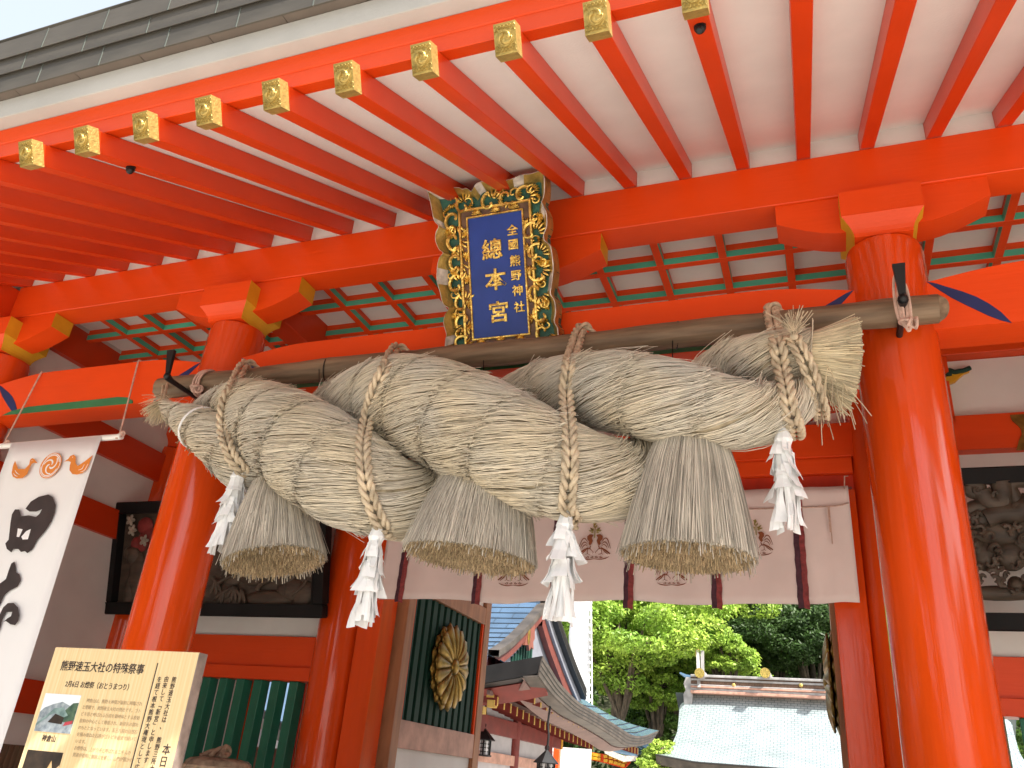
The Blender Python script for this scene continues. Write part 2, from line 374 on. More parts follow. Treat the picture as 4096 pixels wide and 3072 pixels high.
# tie beams with tapering shoulders, leaf marks and green grooves
z6 = zoomer(2732, 1024, 1.6193); z5q = zoomer(0, 1100, 2.765)
leaf = [P(*z6(*p), 'y', 4.88) for p in [(1578, 168), (1640, 180), (1720, 205), (1810, 232), (1900, 266), (1985, 312), (2060, 365), (2128, 434), (2060, 418), (1980, 388), (1900, 350), (1820, 312), (1740, 272), (1660, 222)]]
leaf = [(p[0] - .548, p[2]) for p in leaf]
BAYS = ((-7.5, -4.666), (-4.666, .548), (.548, 3.39))
for a, b in BAYS:
    L = [(a + .20, 4.285), (a + .20, 4.63)]
    for i in range(7):
        t = i / 6; L.append((a + .25 + .62 * t, 4.635 + .075 * math.sin(t * math.pi / 2)))
    R = [(a + b - p, q) for p, q in reversed(L)]
    bm = xz([(p, q) for p, q in L + R][::-1], 4.88, 5.15, 'tie_beam', 'red', gate, bevel=.006)
    for s, x in ((1, a), (-1, b)):
        MB().prism([(x + s * p, q) for p, q in leaf], (0, 4.88, 0), X1, Z1, -Y1, -.002, .004).build('leaf_mark', 'navy', gate)
    g0, g1 = a + .45, b - .72
    if b - a > 4: g0, g1 = a + .62, b - .62
    elif a > 0: g0, g1 = a + .98, b - .5
    else: g0, g1 = a + .43, b - .84
    gp = [(g0, 4.288), (g0 + .10, 4.325), (g0 + .30, 4.352)] + [(g0 + .3 + (g1 - g0 - .5) * t, 4.352 + .012 * t) for t in (.25, .5, .75, 1)] + [(g1 - .08, 4.350), (g1 - .01, 4.315), (g1, 4.288)]
    MB().prism(gp, (0, 4.88, 0), X1, Z1, -Y1, -.002, .005).build('groove', 'groove', gate)
    # the same bay one row back and at the rear
    for yb in (7.48, 9.96):
        box('tie_beam', (a + .2, yb - .13, 4.45), (b - .2, yb + .13, 4.77), 'red', gate)
# lattice ceiling
def latfn(n, c): return 1 if abs(n.z) < .5 else 0
LX = {0: (-7.25, -4.80), 1: (-4.54, .42), 2: (.68, 3.14)}
for k, (a, b) in LX.items():
    ys = [5.615 + .468 * j for j in range(4)]
    xs = [x for x in np.arange(-7.21 if k == 0 else -.047 - .501 * 20, 3.3, .49 if k == 0 else .501) if a + .08 < x < b - .08]
    for y in ys:
        box('lattice_bar', (a, y - .032, 5.50), (b, y + .032, 5.565), ['red', 'green'], gate, .004, latfn)
        box('lattice_upper_bar', (a, y - .026, 5.5652), (b, y + .026, 5.625), 'red', gate, 0)
    p0 = None
    for x in xs:
        if p0 is None:
            p0 = [MB().box((x - .032, 5.12, 5.502), (x + .032, 7.33, 5.564)).build('lattice_bar', ['red', 'green'], gate, facefn=latfn, bevel=.004),
                  MB().box((x - .026, 5.12, 5.5655), (x + .026, 7.33, 5.622)).build('lattice_upper_bar', 'red', gate)]; px = x
        else:
            for o in p0: dup(o, (x - px, 0, 0))
    ex = [a] + list(xs) + [b]; ey = [5.12] + ys + [7.33]
    for i in range(len(ex) - 1):
        for j in range(len(ey) - 1):
            box('ceiling_panel', (ex[i] + .004, ey[j] + .004, 5.626), (ex[i + 1] - .004, ey[j + 1] - .004, 5.645), 'white', gate, 0)
# rafters, gilded caps, boards between
SL = .494; dirr = np.array([0, 1, SL]); dirr /= np.linalg.norm(dirr); upr = np.array([0, -dirr[2], dirr[1]])
TB = np.array([0, 2.405, 4.535]); HT = .132
raf = MB(); 
for wd, nm in ((.0455, 'r'),): raf.obox(TB + dirr * 1.63 + upr * HT / 2, (X1, dirr, upr), (.0455, 1.625, HT / 2))
def tomoe():
    c = MB(); o = TB - dirr * .004 + upr * HT / 2
    c.obox(o + dirr * .030, (X1, dirr, upr), (.0525, .036, HT / 2 + .007))
    fo = o - dirr * .006; ux, uy, n = X1, upr, -dirr
    ring = [(.040 * math.cos(t), .040 * math.sin(t)) for t in np.linspace(0, 2 * math.pi, 24, endpoint=False)]
    c.prism(ring, fo, ux, uy, n, 0, .005)
    for k in range(3):
        a0 = k * 2 * math.pi / 3; pts = []; rads = []
        for t in np.linspace(0, 1, 9):
            r = .014 + .019 * t ** .7; a = a0 + 2.3 * t
            pts.append(fo + ux * r * math.cos(a) + uy * r * math.sin(a) + n * .006); rads.append(.0095 * (1 - t) ** .7 + .0012)
        c.tube(pts, rads, 6)
    for iy in range(-6, 7):                                  # raised wave scales round the medallion
        for ix in range(-3, 4):
            x = (ix + (.5 if iy % 2 else 0)) * .0165; y = iy * .0115
            if abs(x) > .046 or abs(y) > .064 or math.hypot(x, y) < .045: continue
            for r in (.0085, .0045):
                c.tube([fo + ux * (x + r * math.cos(t)) + uy * (y - .003 + r * math.sin(t)) + n * .001 for t in np.linspace(0, math.pi, 6)], .0015, 3, cap=False)
    return c
r0 = None
for i in range(-19, 11):
    x = -.354 + .4175 * i + .046
    if r0 is None:
        for q in (raf,): q.v = [(a + x, b, c) for a, b, c in q.v]
        r0 = raf.build('rafter', 'red_y', gate, bevel=.003); tm = tomoe(); tm.v = [(a + x, b, c) for a, b, c in tm.v]
        c0 = tm.build('rafter_cap', 'gold', r0); rx = x
        ztop = lambda y: 4.654 + SL * (y - 2.347) + .002
        sb0 = yz([(2.55, ztop(2.55)), (5.3, ztop(5.3)), (5.3, ztop(5.3) + .02), (2.55, ztop(2.55) + .02)], x + .0005, x + .417, 'soffit_board', 'white', gate)
        fb0 = box('filler_board', (x + .047, 4.875, 5.737), (x + .371, 4.905, ztop(4.9) + .0), 'white', gate, 0)
    else:
        r = dup(r0, (x - rx, 0, 0)); dup(c0, (0, 0, 0), r)
        dup(sb0, (x - rx, 0, 0)); dup(fb0, (x - rx, 0, 0))
EX0, EX1 = -9.2, 5.6
yz([(2.449, 4.706), (2.443, 4.812), (2.56, 4.86), (2.593, 4.778)], EX0, EX1, 'eave_beam', 'red', gate, bevel=.004)
yz([(2.436, 4.808), (2.420, 4.912), (2.60, 4.99), (2.60, 4.83)], EX0, EX1, 'eave_beam', 'red', gate, bevel=.006)
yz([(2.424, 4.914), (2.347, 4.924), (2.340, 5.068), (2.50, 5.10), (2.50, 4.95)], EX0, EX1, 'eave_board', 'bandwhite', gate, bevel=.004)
# copper eave: soffit sheets and three stepped courses, sheet by sheet
rows = [('soffit_sheet', [(2.50, 5.072), (2.286, 5.070), (2.286, 5.078), (2.50, 5.080)], -4.30, 'copperdk'),
        ('copper_sheet', [(2.286, 5.069), (2.279, 5.222), (2.30, 5.226), (2.31, 5.072)], -4.11, 'copper'),
        ('copper_sheet', [(2.266, 5.205), (2.259, 5.340), (2.29, 5.345), (2.30, 5.224)], -4.27, 'copper'),
        ('copper_sheet', [(2.246, 5.322), (2.240, 5.478), (2.28, 5.484), (2.28, 5.343)], -4.14, 'copper')]
for nm, pl, x0, m in rows:
    x = x0 - .476 * 10; p0 = None
    while x < EX1 - .4:
        if p0 is None:
            p0 = yz(pl, x + .0015, x + .4745, nm, m, gate, bevel=.002)
            y_, z_ = pl[0]; s0 = None
            if nm == 'copper_sheet':
                ymin = min(q[0] for q in pl); s0 = yz([(pl[0][0] - .003, pl[0][1] - .002), (pl[1][0] - .003, pl[1][1]), (pl[1][0] + .004, pl[1][1]), (pl[0][0] + .004, pl[0][1] + .002)], x - .0028, x + .0028, 'seam', 'seam', p0)
            pxx = x
        else:
            q = dup(p0, (x - pxx, 0, 0))
            if s0: dup(s0, (0, 0, 0), q)
        x += .476
yz([(2.242, 5.479), (2.234, 5.492), (2.236, 5.502), (7.48, 8.3), (12.72, 5.5), (12.72, 5.42), (7.48, 8.15), (2.55, 5.30)], EX0, EX1, 'roof', ['copper'], gate)
yz([(2.60, 5.13), (7.48, 7.7), (12.4, 5.2), (12.4, 5.17), (7.48, 7.6), (5.2, 6.15), (2.60, 5.05)], EX0 + .1, EX1 - .1, 'roof_underside', 'white', gate)
box('ridge', (EX0 + .3, 7.2, 8.1), (EX1 - .3, 7.76, 8.75), 'copper', gate, .03)
for xg, s in ((-8.0, 1), (4.5, -1)):                             # gable walls
    yz([(4.0, 5.70), (11.0, 5.70), (7.48, 7.55)], xg, xg + .1 * s, 'gable_wall', 'plaster', gate)

# ------------------------------------------------------------------ middle row: walls, rails, slats, door
for bi in (0, 2):
    a, b = BAYS[bi]; a += .2; b -= .2
    box('wall_panel', (a, 7.47, 4.765), (b, 7.53, 5.36), 'plaster', gate, 0)
    box('wall_panel', (a, 7.47, 2.76), (b, 7.53, 4.455), 'plaster', gate, 0)
    box('rail', (a, 7.42, 2.465), (b, 7.56, 2.77), 'red', gate)
    box('rail', (a, 7.37, 2.335), (b, 7.60, 2.464), 'red', gate)
    box('rail', (a, 7.37, .95), (b, 7.60, 1.10), 'red', gate)
    box('wall_panel', (a, 7.47, .15), (b, 7.53, .95), 'plaster', gate, 0)
    wq = zoomer(700, 2450, 2.667)
    xr = [P(*wq(x, 740), 'y', 7.48)[0] for x in (375, 555, 738, 918, 1110, 1310)]
    stp = (xr[-1] - xr[0]) / 5; xk = xr[-1] if bi == 0 else b - .12
    if bi == 2: stp = .215
    s0 = None
    while xk > a + .05:
        if s0 is None:
            s0 = MB().tube([(xk, 7.48, 1.10), (xk, 7.48, 2.334)], .082, 4, ph=.62).build('slat', 'dgreen', gate, bevel=.004); sx0 = xk
        else: dup(s0, (xk - sx0, 0, 0))
        xk -= stp
box('wall_panel', (-4.4, 7.47, 4.745), (.3, 7.53, 5.36), 'plaster', gate, 0)
box('lintel', (-4.44, 7.36, 4.432), (.32, 7.58, 4.745), 'red', gate)
box('lintel', (-4.44, 7.345, 4.29), (.32, 7.60, 4.43), 'red', gate)
box('lintel', (-4.44, 7.40, 4.13), (.32, 7.60, 4.288), 'red_d', gate)
box('jamb', (-4.40, 7.33, .12), (-4.148, 7.64, 4.13), 'red_z', gate, .006)
box('jamb', (.068, 7.33, .12), (.32, 7.64, 4.13), 'red_z', gate, .006)
box('threshold', (-4.15, 7.4, 0.02), (.068, 7.6, .16), 'red', gate)
# curling painted bracket in the right bay and its gilt plate
zr = zoomer(3500, 1300, 1.277)
cp = [P(*zr(x, y), 'y', 7.44) for x, y in ((352, 300), (380, 302), (410, 292), (432, 270), (455, 250), (482, 240), (487, 222), (470, 226), (440, 232), (410, 240), (385, 262), (352, 275))]
MB().prism([(p[0], p[2]) for p in cp], (0, 7.44, 0), X1, Z1, -Y1, -.02, .02).build('scroll_bracket', 'yellow', gate)
cs = [P(*zr(x, y), 'y', 7.41) for x, y in ((487, 218), (455, 232), (430, 236), (405, 240), (380, 232), (366, 240), (372, 250), (390, 248))]
MB().tube(spline(cs, 24), .022, 6).build('scroll_bracket', 'dgreen2', gate, smooth=True)
gp = [P(*zr(x, y), 'y', 7.34) for x, y in ((690, 462), (700, 490), (725, 510), (745, 530), (750, 560), (735, 590), (722, 640), (800, 640), (800, 455))]
MB().prism([(p[0], p[2]) for p in gp], (0, 7.34, 0), X1, Z1, -Y1, -.002, .01).build('gilt_plate', 'oldgold', gate)
# bracket noses on the middle columns
for x in (-4.666, .548):
    nose = [(0, 0)] + [(.42 * math.sin(t), -.26 + .26 * math.cos(t) ** .8) for t in np.linspace(.2, math.pi / 2, 7)] + [(.42, .18), (0, .18)]
    for s in (1, -1):
        MB().prism([(x + s * (.22 + p), 4.93 + q) for p, q in nose], (0, 7.42, 0), X1, Z1, Y1, -.07, .13).build('bracket_nose', ['red', 'yellow'], gate, facefn=lambda n, c: 1 if abs(n.x) > .95 else 0)
# left side wall
XW = -7.46
MB().box((XW - .06, 5.2, 1.54), (XW, 7.3, 5.36)).build('wall_panel', 'plaster', gate)
for z0, z1 in ((4.50, 4.84), (3.69, 4.0), (1.82, 2.13)):
    box('rail', (XW - .05, 5.15, z0), (XW + .06, 7.35, z1), 'red_y', gate)
d0 = None
for k in range(34):
    y = 5.24 + k * .062
    if d0 is None: d0 = box('dado_board', (XW - .05, y, .12), (XW + .012, y + .054, 1.54), 'dado', gate, .006)
    else: dup(d0, (0, k * .062, 0))
MB().box((XW - .08, 7.6, .12), (XW - .02, 9.8, 4.6)).build('wall_panel', 'plaster', gate)
MB().box((3.40, 5.2, .12), (3.46, 9.8, 5.36)).build('wall_panel', 'plaster', gate)
# door leaves
def leafdoor(xf, sgn, name):
    root = MB(); y0, y1 = 7.70, 9.98; t = .07
    root.box((xf - t, y0, .16), (xf + t, y0 + .16, 4.05)); root.box((xf - t, y1 - .17, .16), (xf + t, y1, 4.05))
    root.box((xf - t, y0 + .16, 3.355), (xf + t, y1 - .17, 3.56)); root.box((xf - t, y0 + .16, 3.9), (xf + t, y1 - .17, 4.05))
    d = root.build('door_leaf', 'doorframe', gate, bevel=.006)
    box('door_rail', (xf - t + .006, y0 + .16, 1.815), (xf + t - .006, y1 - .17, 2.075), 'doorpale', d)
    box('door_rail', (xf - t + .006, y0 + .16, .95), (xf + t - .006, y1 - .17, 1.15), 'doorpale', d)
    box('door_rail', (xf - t + .006, y0 + .16, .17), (xf + t - .006, y1 - .17, .40), 'doorpale', d)
    for z0, z1 in ((1.15, 1.815), (.40, .95), (3.56, 3.9)):
        box('door_panel', (xf - .02, y0 + .16, z0), (xf + .02, y1 - .17, z1), 'plaster', d, 0)
    n = 12; s0 = None
    for k in range(n):
        y = y0 + .21 + k * (y1 - y0 - .43) / (n - 1) - .035
        if s0 is None: s0 = box('door_slat', (xf - .03, y, 2.075), (xf + .03, y + .105, 3.355), 'dgreen2', d, .004); sy = y
        else: dup(s0, (0, y - sy, 0))
    box('door_edge', (xf - t + .012, y1 - .21, 2.07), (xf + t - .012, y1 - .171, 3.36), 'red', d)
    box('door_edge', (xf - t + .012, y0 + .161, 2.07), (xf + t - .012, y0 + .19, 3.36), 'red', d)
    c = np.array([xf + sgn * .05, 8.86, 2.715]); n_ = np.array([sgn, 0, 0])
    for lay, R, off in ((0, .475, .02), (1, .455, .065)):
        for k in range(16):
            a = (k + .5 * (1 - lay)) * math.pi / 8; u = np.array([0, math.cos(a), math.sin(a)]); v = np.cross(n_, u)
            rows = []
            for i in range(9):
                t_ = i / 8; r = .07 + (R - .07) * t_
                hw = .012 + (.080) * min(1, t_ * 1.15) if t_ < .8 else .092 * math.sqrt(max(0, 1 - ((t_ - .8) / .2) ** 2)) + .002
                rows.append([c + u * r + v * hw * q + n_ * (off + .05 * math.sin(math.pi * min(1, .15 + t_ * .85)) * (1 - q * q) - .01 * q * q) for q in (-1, -.6, 0, .6, 1)])
            MB().grid(rows, flip=sgn < 0).build('crest_petal', 'oldgold', d, smooth=True, angle=180, solid=.012)
    MB().blob(c + n_ * .085, (.05, .088, .088), n=16, k=8).build('crest_centre', 'oldgold', d, smooth=True)
    return d
leafdoor(-4.12, 1, 'left'); leafdoor(.10, -1, 'right')
# hooks that carry the pole
for x in (-4.666, .548):
    h = MB(); h.tube([(x, 4.78, 4.198), (x, 4.42, 4.205), (x, 4.375, 4.215)], [.019, .021, .030], 10)
    h.blob((x, 4.37, 4.22), (.029, .029, .029), n=10, k=6)
    for z0, z1, w0, w1 in ((4.235, 4.43, .017, .034),):
        h.add([(x - w0, 4.36, z0), (x + w0, 4.36, z0), (x + w0, 4.38, z0), (x - w0, 4.38, z0), (x - w1, 4.325, z1), (x + w1, 4.325, z1), (x + w1, 4.355, z1), (x - w1, 4.355, z1)],
              [(0, 3, 2, 1), (4, 5, 6, 7), (0, 1, 5, 4), (1, 2, 6, 5), (2, 3, 7, 6), (3, 0, 4, 7)])
    h.build('iron_hook', 'iron', gate, smooth=True)
# rear half of the gate seen through the slats
for a, b in (BAYS[0], BAYS[2]):
    box('wall_panel', (a + .2, 9.93, 2.9), (b - .2, 9.99, 4.45), 'plaster', gate, 0)
    box('rail', (a + .2, 9.86, 2.6), (b - .2, 10.05, 2.9), 'red_d', gate)
box('post', (-6.75, 9.8, .12), (-6.5, 10.05, 2.6), 'red_d', gate)
box('rear_board', (-7.3, 9.9, .12), (-6.75, 9.96, 1.75), 'doorpale', gate)

# unseen trees added behind the camera to shape the gloss of the columns: built last
# ------------------------------------------------------------------ pole
PY, PZ, PR = 4.66, 4.297, .083
pole = thing('wooden_pole', 'long grey brown wooden pole resting on two black iron hooks across the gate', 'pole', (-2.1, PY, PZ))
pts = [(x, PY + .012 * math.sin(x * 1.1), PZ + .010 * math.sin(x * 1.7 + 1)) for x in np.linspace(-5.02, .765, 40)]
MB().tube([(-5.03, PY, PZ)] + pts + [(.775, PY, PZ)], [PR * .8] + [PR * (1.03 + .05 * math.sin(i * .7) + .03 * math.sin(i * 1.9)) for i in range(40)] + [PR * .85], 24).build('log', 'wood', pole, smooth=True)
for u, v in ((1275, 1480), (1936, 1390), (2690, 1320)):
    x = P(u, v, 'y', PY - PR)[0]
    a = np.linspace(0, 2 * math.pi, 26)
    MB().tube([(x + .05 * math.sin(t / 2) ** 2 - .01, PY + (PR + .007) * math.cos(t), PZ + (PR + .007) * math.sin(t)) for t in a], .0042, 5).build('wire_loop', 'iron', pole)
    MB().tube([(x, PY - PR, PZ - .03), (x - .01, PY - .03, PZ - .13), (x - .02, PY + .02, PZ - .40)], .003, 4).build('wire_tail', 'iron', pole)

# ------------------------------------------------------------------ the great straw rope
DS = 4096 / 2212
def dp(x, y, yy): return P(x * DS, y * DS, 'y', yy)
def rad(px, p): return px * DS * float(np.dot(RM.T @ (p - CAM), (0, 0, -1))) / FOC
S2 = [(352, 872, 9, 4.48), (372, 890, 17, 4.44), (398, 905, 30, 4.40), (432, 925, 42, 4.36), (478, 958, 50, 4.33), (530, 1000, 56, 4.36), (600, 1022, 58, 4.5), (660, 975, 62, 4.6), (720, 912, 68, 4.60),
      (790, 880, 84, 4.48), (865, 870, 100, 4.36), (950, 893, 110, 4.26), (1055, 943, 114, 4.2), (1180, 1003, 106, 4.2), (1295, 1033, 88, 4.3), (1390, 1020, 72, 4.48), (1455, 940, 62, 4.58),
      (1515, 850, 56, 4.58), (1575, 795, 53, 4.5), (1640, 780, 54, 4.42), (1700, 772, 56, 4.38), (1755, 772, 58, 4.38)]
S1 = [(356, 880, 9, 4.50), (385, 905, 20, 4.50), (430, 905, 34, 4.55), (480, 885, 46, 4.58), (530, 885, 62, 4.48), (580, 912, 82, 4.36), (635, 950, 98, 4.25), (705, 1000, 106, 4.2), (785, 1048, 98, 4.2),
      (870, 1080, 80, 4.32), (945, 1065, 70, 4.5), (1020, 980, 66, 4.62), (1095, 895, 62, 4.62), (1165, 853, 64, 4.52), (1245, 843, 74, 4.40), (1345, 848, 84, 4.28), (1450, 868, 86, 4.22), (1555, 890, 76, 4.24),
      (1640, 893, 64, 4.28), (1705, 872, 50, 4.34), (1742, 848, 34, 4.38)]
def strand_axis(S, n=260):
    p = np.array([dp(a, b, y) for a, b, r, y in S]); r = np.array([rad(q[2], p[i]) for i, q in enumerate(S)])
    q = spline(np.hstack([p, r[:, None]]), n); return q[:, :3], q[:, 3]
STR = [strand_axis(S1), strand_axis(S2)]
_a, _b = dp(1745, 777, 4.38), dp(1836, 783, 4.43); _q = np.linspace(0, 1, 30)[:, None]
FRONT = STR + [(_a * (1 - _q) + _b * _q, (rad(64, _a) * (1 - _q) + rad(98, _b) * _q)[:, 0])]
def front(u, v):                               # nearest straw surface along a line of sight
    d = ray(u, v); best = None
    for p, r in FRONT:
        c = p - CAM; t = c @ d / (d @ d); k = np.linalg.norm(c - t[:, None] * d, axis=1)
        ok = k < r
        if ok.any():
            tt = (t - np.sqrt(np.maximum(r * r - k * k, 0)) / np.linalg.norm(d))[ok].min()
            best = tt if best is None else min(best, tt)
    return best
shim = thing('straw_rope', 'huge twisted sacred straw rope hanging below the wooden pole', 'straw rope', tuple(dp(1080, 940, 4.4)))
def frames(p):
    T = np.gradient(p, axis=0); T /= np.linalg.norm(T, axis=1)[:, None]
    u = np.cross(T[0], (0, 0, 1)); u /= np.linalg.norm(u); Us = []
    for i in range(len(p)):
        u = u - T[i] * u.dot(T[i]); u /= np.linalg.norm(u); Us.append(u)
    U = np.array(Us); return T, U, np.cross(T, U)
TW = -.55                                       # lay of the straw round each strand
def strand(idx):
    p, r = STR[idx]; T, U, B = frames(p)
    arc = np.concatenate([[0], np.cumsum(np.linalg.norm(np.diff(p, axis=0), axis=1))]); Ltot = arc[-1]
    def at(s):
        s = np.clip(s, 0, Ltot); o = [np.stack([np.interp(s, arc, A[:, k]) for k in range(3)], -1) for A in (p, U, B)]
        return o[0], o[1], o[2], np.interp(s, arc, r)
    core = MB().tube(p[::3], r[::3] * .955, 26).build('strand', 'strawbase', shim, smooth=True)
    SEG = .37; ks = np.arange(-.05, Ltot, SEG); V = []; F = []; n0 = 0
    PA = []; WW = []; NN = []
    for s0 in ks:
        rl = float(np.interp(s0 + SEG / 2, arc, r))
        for lay, dens, in ((0, .0050), (1, .0062)):
            n = max(24, int(2 * math.pi * rl / dens)); K = 7
            ph0 = RNG.uniform(0, 2 * math.pi, n); t = np.linspace(0, 1, K)[None, :]
            st = s0 + RNG.normal(0, .010, n)[:, None] + lay * .012; ln = (SEG * RNG.uniform(.97, 1.10, n))[:, None]
            s = st + ln * t
            c, u, b, rr = at(s)
            tw = (TW * RNG.normal(1, .16, n))[:, None] * (s - st) / np.maximum(rr, .10)
            phi = ph0[:, None] + tw + RNG.normal(0, .012, (n, 1)) * np.sin(t * 5 + RNG.uniform(0, 6, (n, 1)))
            frac = ((s - s0) / SEG)
            bulge = .034 * np.sin(np.pi * np.clip(frac, 0, 1)) ** .8 - .010
            lift = (RNG.uniform(0, .010, n) + lay * .006)[:, None] + np.where(t > .86, RNG.gamma(1.2, .0045, n)[:, None] * (t - .86) / .14 * 2.0, 0)
            lift = lift + np.where(t < .12, -.014, 0)
            wild = (RNG.random(n) < .012)[:, None]; lift = lift + wild * t ** 2 * RNG.uniform(.02, .07, n)[:, None]
            nr = u * np.cos(phi)[..., None] + b * np.sin(phi)[..., None]
            PA.append(c + nr * (rr * (1 + bulge) + lift)[..., None]); NN.append(nr); WW.append(RNG.uniform(.0036, .0070, n))
    V, F = straws(np.concatenate(PA), np.concatenate(WW), np.concatenate(NN))
    o = numesh('straw', V, F, ['straw'], core); o['kind'] = 'stuff'
    for s0 in ks[1:]:
        if s0 > Ltot - .1: continue
        c, u, b, rr = at(np.full(36, s0)); a = np.linspace(0, 2 * math.pi, 36)
        MB().tube(c + (u * np.cos(a)[:, None] + b * np.sin(a)[:, None]) * (rr * .975 + .002)[:, None], .0035, 5, cap=False).build('stitch_twine', 'straw', core)
for i in (0, 1): strand(i)
# frayed beginning of the rope and its little binding cords
tp = dp(352, 872, 4.48); n = 420; K = 4; t = np.linspace(0, 1, K)[None, :, None]
dirs = np.array([-.55, -.1, -.55]) + RNG.normal(0, .42, (n, 3)); dirs /= np.linalg.norm(dirs, axis=1)[:, None]
pa = tp + np.array([.02, 0, .02]) + RNG.normal(0, .016, (n, 1, 3)) + dirs[:, None] * t * RNG.uniform(.06, .17, (n, 1, 1)) + np.array([0, 0, -.05]) * t ** 2
V, F = straws(pa, RNG.uniform(.002, .0045, n), np.tile(np.array([0, -1., 0]), (n, K, 1)))
numesh('frayed_end', V, F, ['tuft'], shim)['kind'] = 'stuff'
e = [dp(352, 866, 4.44), dp(360, 835, 4.56), dp(366, 812, 4.66)]; e2 = [dp(348, 870, 4.44), dp(352, 838, 4.57), dp(357, 812, 4.68)]
MB().tube(e, .011, 6).build('end_cord', 'rope', shim); MB().tube(e2, .011, 6).build('end_cord', 'rope', shim)
for ring, m, wdt in (((412, 938), 'plastic', .013),):
    p, r = STR[1]; k = int(np.argmin([np.linalg.norm(q - dp(432, 925, 4.36)) for q in p])); T, U, B = frames(p)
    MB().tube([p[k] + (U[k] * math.cos(a) + B[k] * math.sin(a)) * (r[k] + .018) for a in np.linspace(0, 2 * math.pi, 30)], .0085, 6).build('white_band', 'paper', shim)
# tassels
def tassel(tx, ty, bx, by, rt, rb, yy, tilt=0.):
    top = dp(tx, ty, yy); bot = P(bx * DS, by * DS, 'y', yy + tilt); ax = bot - top; L = np.linalg.norm(ax); ax /= L
    bot[0] = bot[0]; u = np.cross(ax, (0, 1, 0)); u /= np.linalg.norm(u); b = np.cross(ax, u)
    RT = rad(rt, top); RB = rad(rb, bot)
    core = MB().tube([top + ax * L * q for q in np.linspace(-.06, .90, 8)], [(RT * .85 + (RB * .92 - RT * .85) * q ** .75) * .80 for q in np.linspace(0, 1, 8)], 24).build('straw_tassel', 'strawbase', shim, smooth=True)
    n = 5600; K = 7; t = np.linspace(-.10, 1, K)[None, :]
    ph = RNG.uniform(0, 2 * math.pi, n); lay = RNG.random(n)
    shrink = 1 - .10 * lay; prof = RT + (RB - RT) * np.maximum(t, 0) ** .66
    end = 1 + np.where(RNG.random(n) < .02, RNG.uniform(.02, .12, n), RNG.normal(0, .008, n))
    tt = t * end[:, None]; rr_ = prof * shrink[:, None] + RNG.normal(0, .004, (n, 1)) + np.where(RNG.random(n) < .03, RNG.uniform(.0, .03, n), 0)[:, None] * t ** 2
    phi = ph[:, None] + RNG.normal(0, .075, (n, 1)) * t
    nr = u * np.cos(phi)[..., None] + b * np.sin(phi)[..., None] * .92
    pa = top + ax * (tt * L)[..., None] + nr * rr_[..., None]
    V, F = straws(pa, RNG.uniform(.0042, .0078, n), nr)
    o = numesh('straw', V, F, ['strawgrey'], core); o['kind'] = 'stuff'
    n = 7000; rho = np.sqrt(RNG.random(n)) * .985; ph = RNG.uniform(0, 2 * math.pi, n)
    nr = u * np.cos(ph)[:, None] + b * np.sin(ph)[:, None] * .92
    e0 = bot + nr * (RB * rho)[:, None] * .93 - ax * .10; z = RNG.normal(0, .007, n) + .008 + RNG.choice([0, .03], n, p=[.97, .03])
    e1 = bot + nr * (RB * rho)[:, None] + ax * z[:, None]
    pa = np.stack([e0, (e0 + e1) / 2, e1], 1)
    q = RNG.normal(0, 1, (n, 1, 3)); V, F = straws(pa, RNG.uniform(.0045, .0085, n), np.tile(q, (1, 3, 1)))
    k = 3; caps = (np.arange(n)[:, None] * 9 + np.array([6, 7, 8, 8])[None, :])
    o = numesh('cut_ends', V, F, ['strawend'], core); o['kind'] = 'stuff'
tassel(598, 1058, 592, 1212, 52, 112, 4.34)
tassel(1042, 1055, 1014, 1205, 92, 147, 4.34)
tassel(1492, 950, 1484, 1203, 66, 146, 4.34)
# flared right end
a0 = dp(1745, 777, 4.38); a1 = dp(1836, 783, 4.43); ax = a1 - a0; L = np.linalg.norm(ax); ax /= L
u = np.cross(ax, (0, 1, 0)); u /= np.linalg.norm(u); b = np.cross(ax, u)
R0 = rad(58, a0); R1 = rad(97, a1)
core = MB().tube([a0 + ax * L * q for q in np.linspace(-.05, .93, 6)], [R0 * .9 + (R1 * .9 - R0 * .9) * q for q in np.linspace(0, 1, 6)], 24).build('flared_end', 'strawbase', shim, smooth=True)
n = 5200; K = 5; t = np.linspace(-.12, 1, K)[None, :]
rho = np.where(RNG.random(n) < .62, RNG.uniform(.90, 1.0, n), np.sqrt(RNG.random(n)) * .95); ph = RNG.uniform(0, 2 * math.pi, n)
end = 1 + RNG.normal(0, .022, n); tt = t * end[:, None]; ph2 = ph[:, None] + RNG.normal(0, .05, (n, 1)) * t
nr = u * np.cos(ph2)[..., None] + b * np.sin(ph2)[..., None]
bend = np.where(RNG.random(n) < .03, RNG.uniform(.01, .05, n), 0)[:, None]
pa = a0 + ax * (tt * L)[..., None] + nr * ((R0 + (R1 - R0) * np.maximum(t, 0)) * rho[:, None] + bend * t ** 2)[..., None] + np.array([0, 0, -.9]) * (bend * np.maximum(t - .3, 0) ** 1.5)[..., None]
V, F = straws(pa, RNG.uniform(.0055, .0095, n), nr); numesh('straw', V, F, ['tuft'], core)['kind'] = 'stuff'
n = 75; t = np.linspace(0, 1, 5)[None, :, None]                        # long loose stalks that droop below it
st = a0 + ax * (L * RNG.uniform(.1, .8, n))[:, None] + np.array([0, -.05, -.9]) * (R0 * RNG.uniform(.75, 1.25, n))[:, None] + np.array([0, 1, 0]) * RNG.normal(0, .08, n)[:, None]
dr = ax * RNG.uniform(-.2, .35, n)[:, None] + np.array([0, 0, -1.]) * RNG.uniform(.3, 1.1, n)[:, None] + RNG.normal(0, .18, (n, 3))
pa = st[:, None] + dr[:, None] * t * RNG.uniform(.06, .24, (n, 1, 1)) + np.array([0, 0, -.06]) * t ** 2
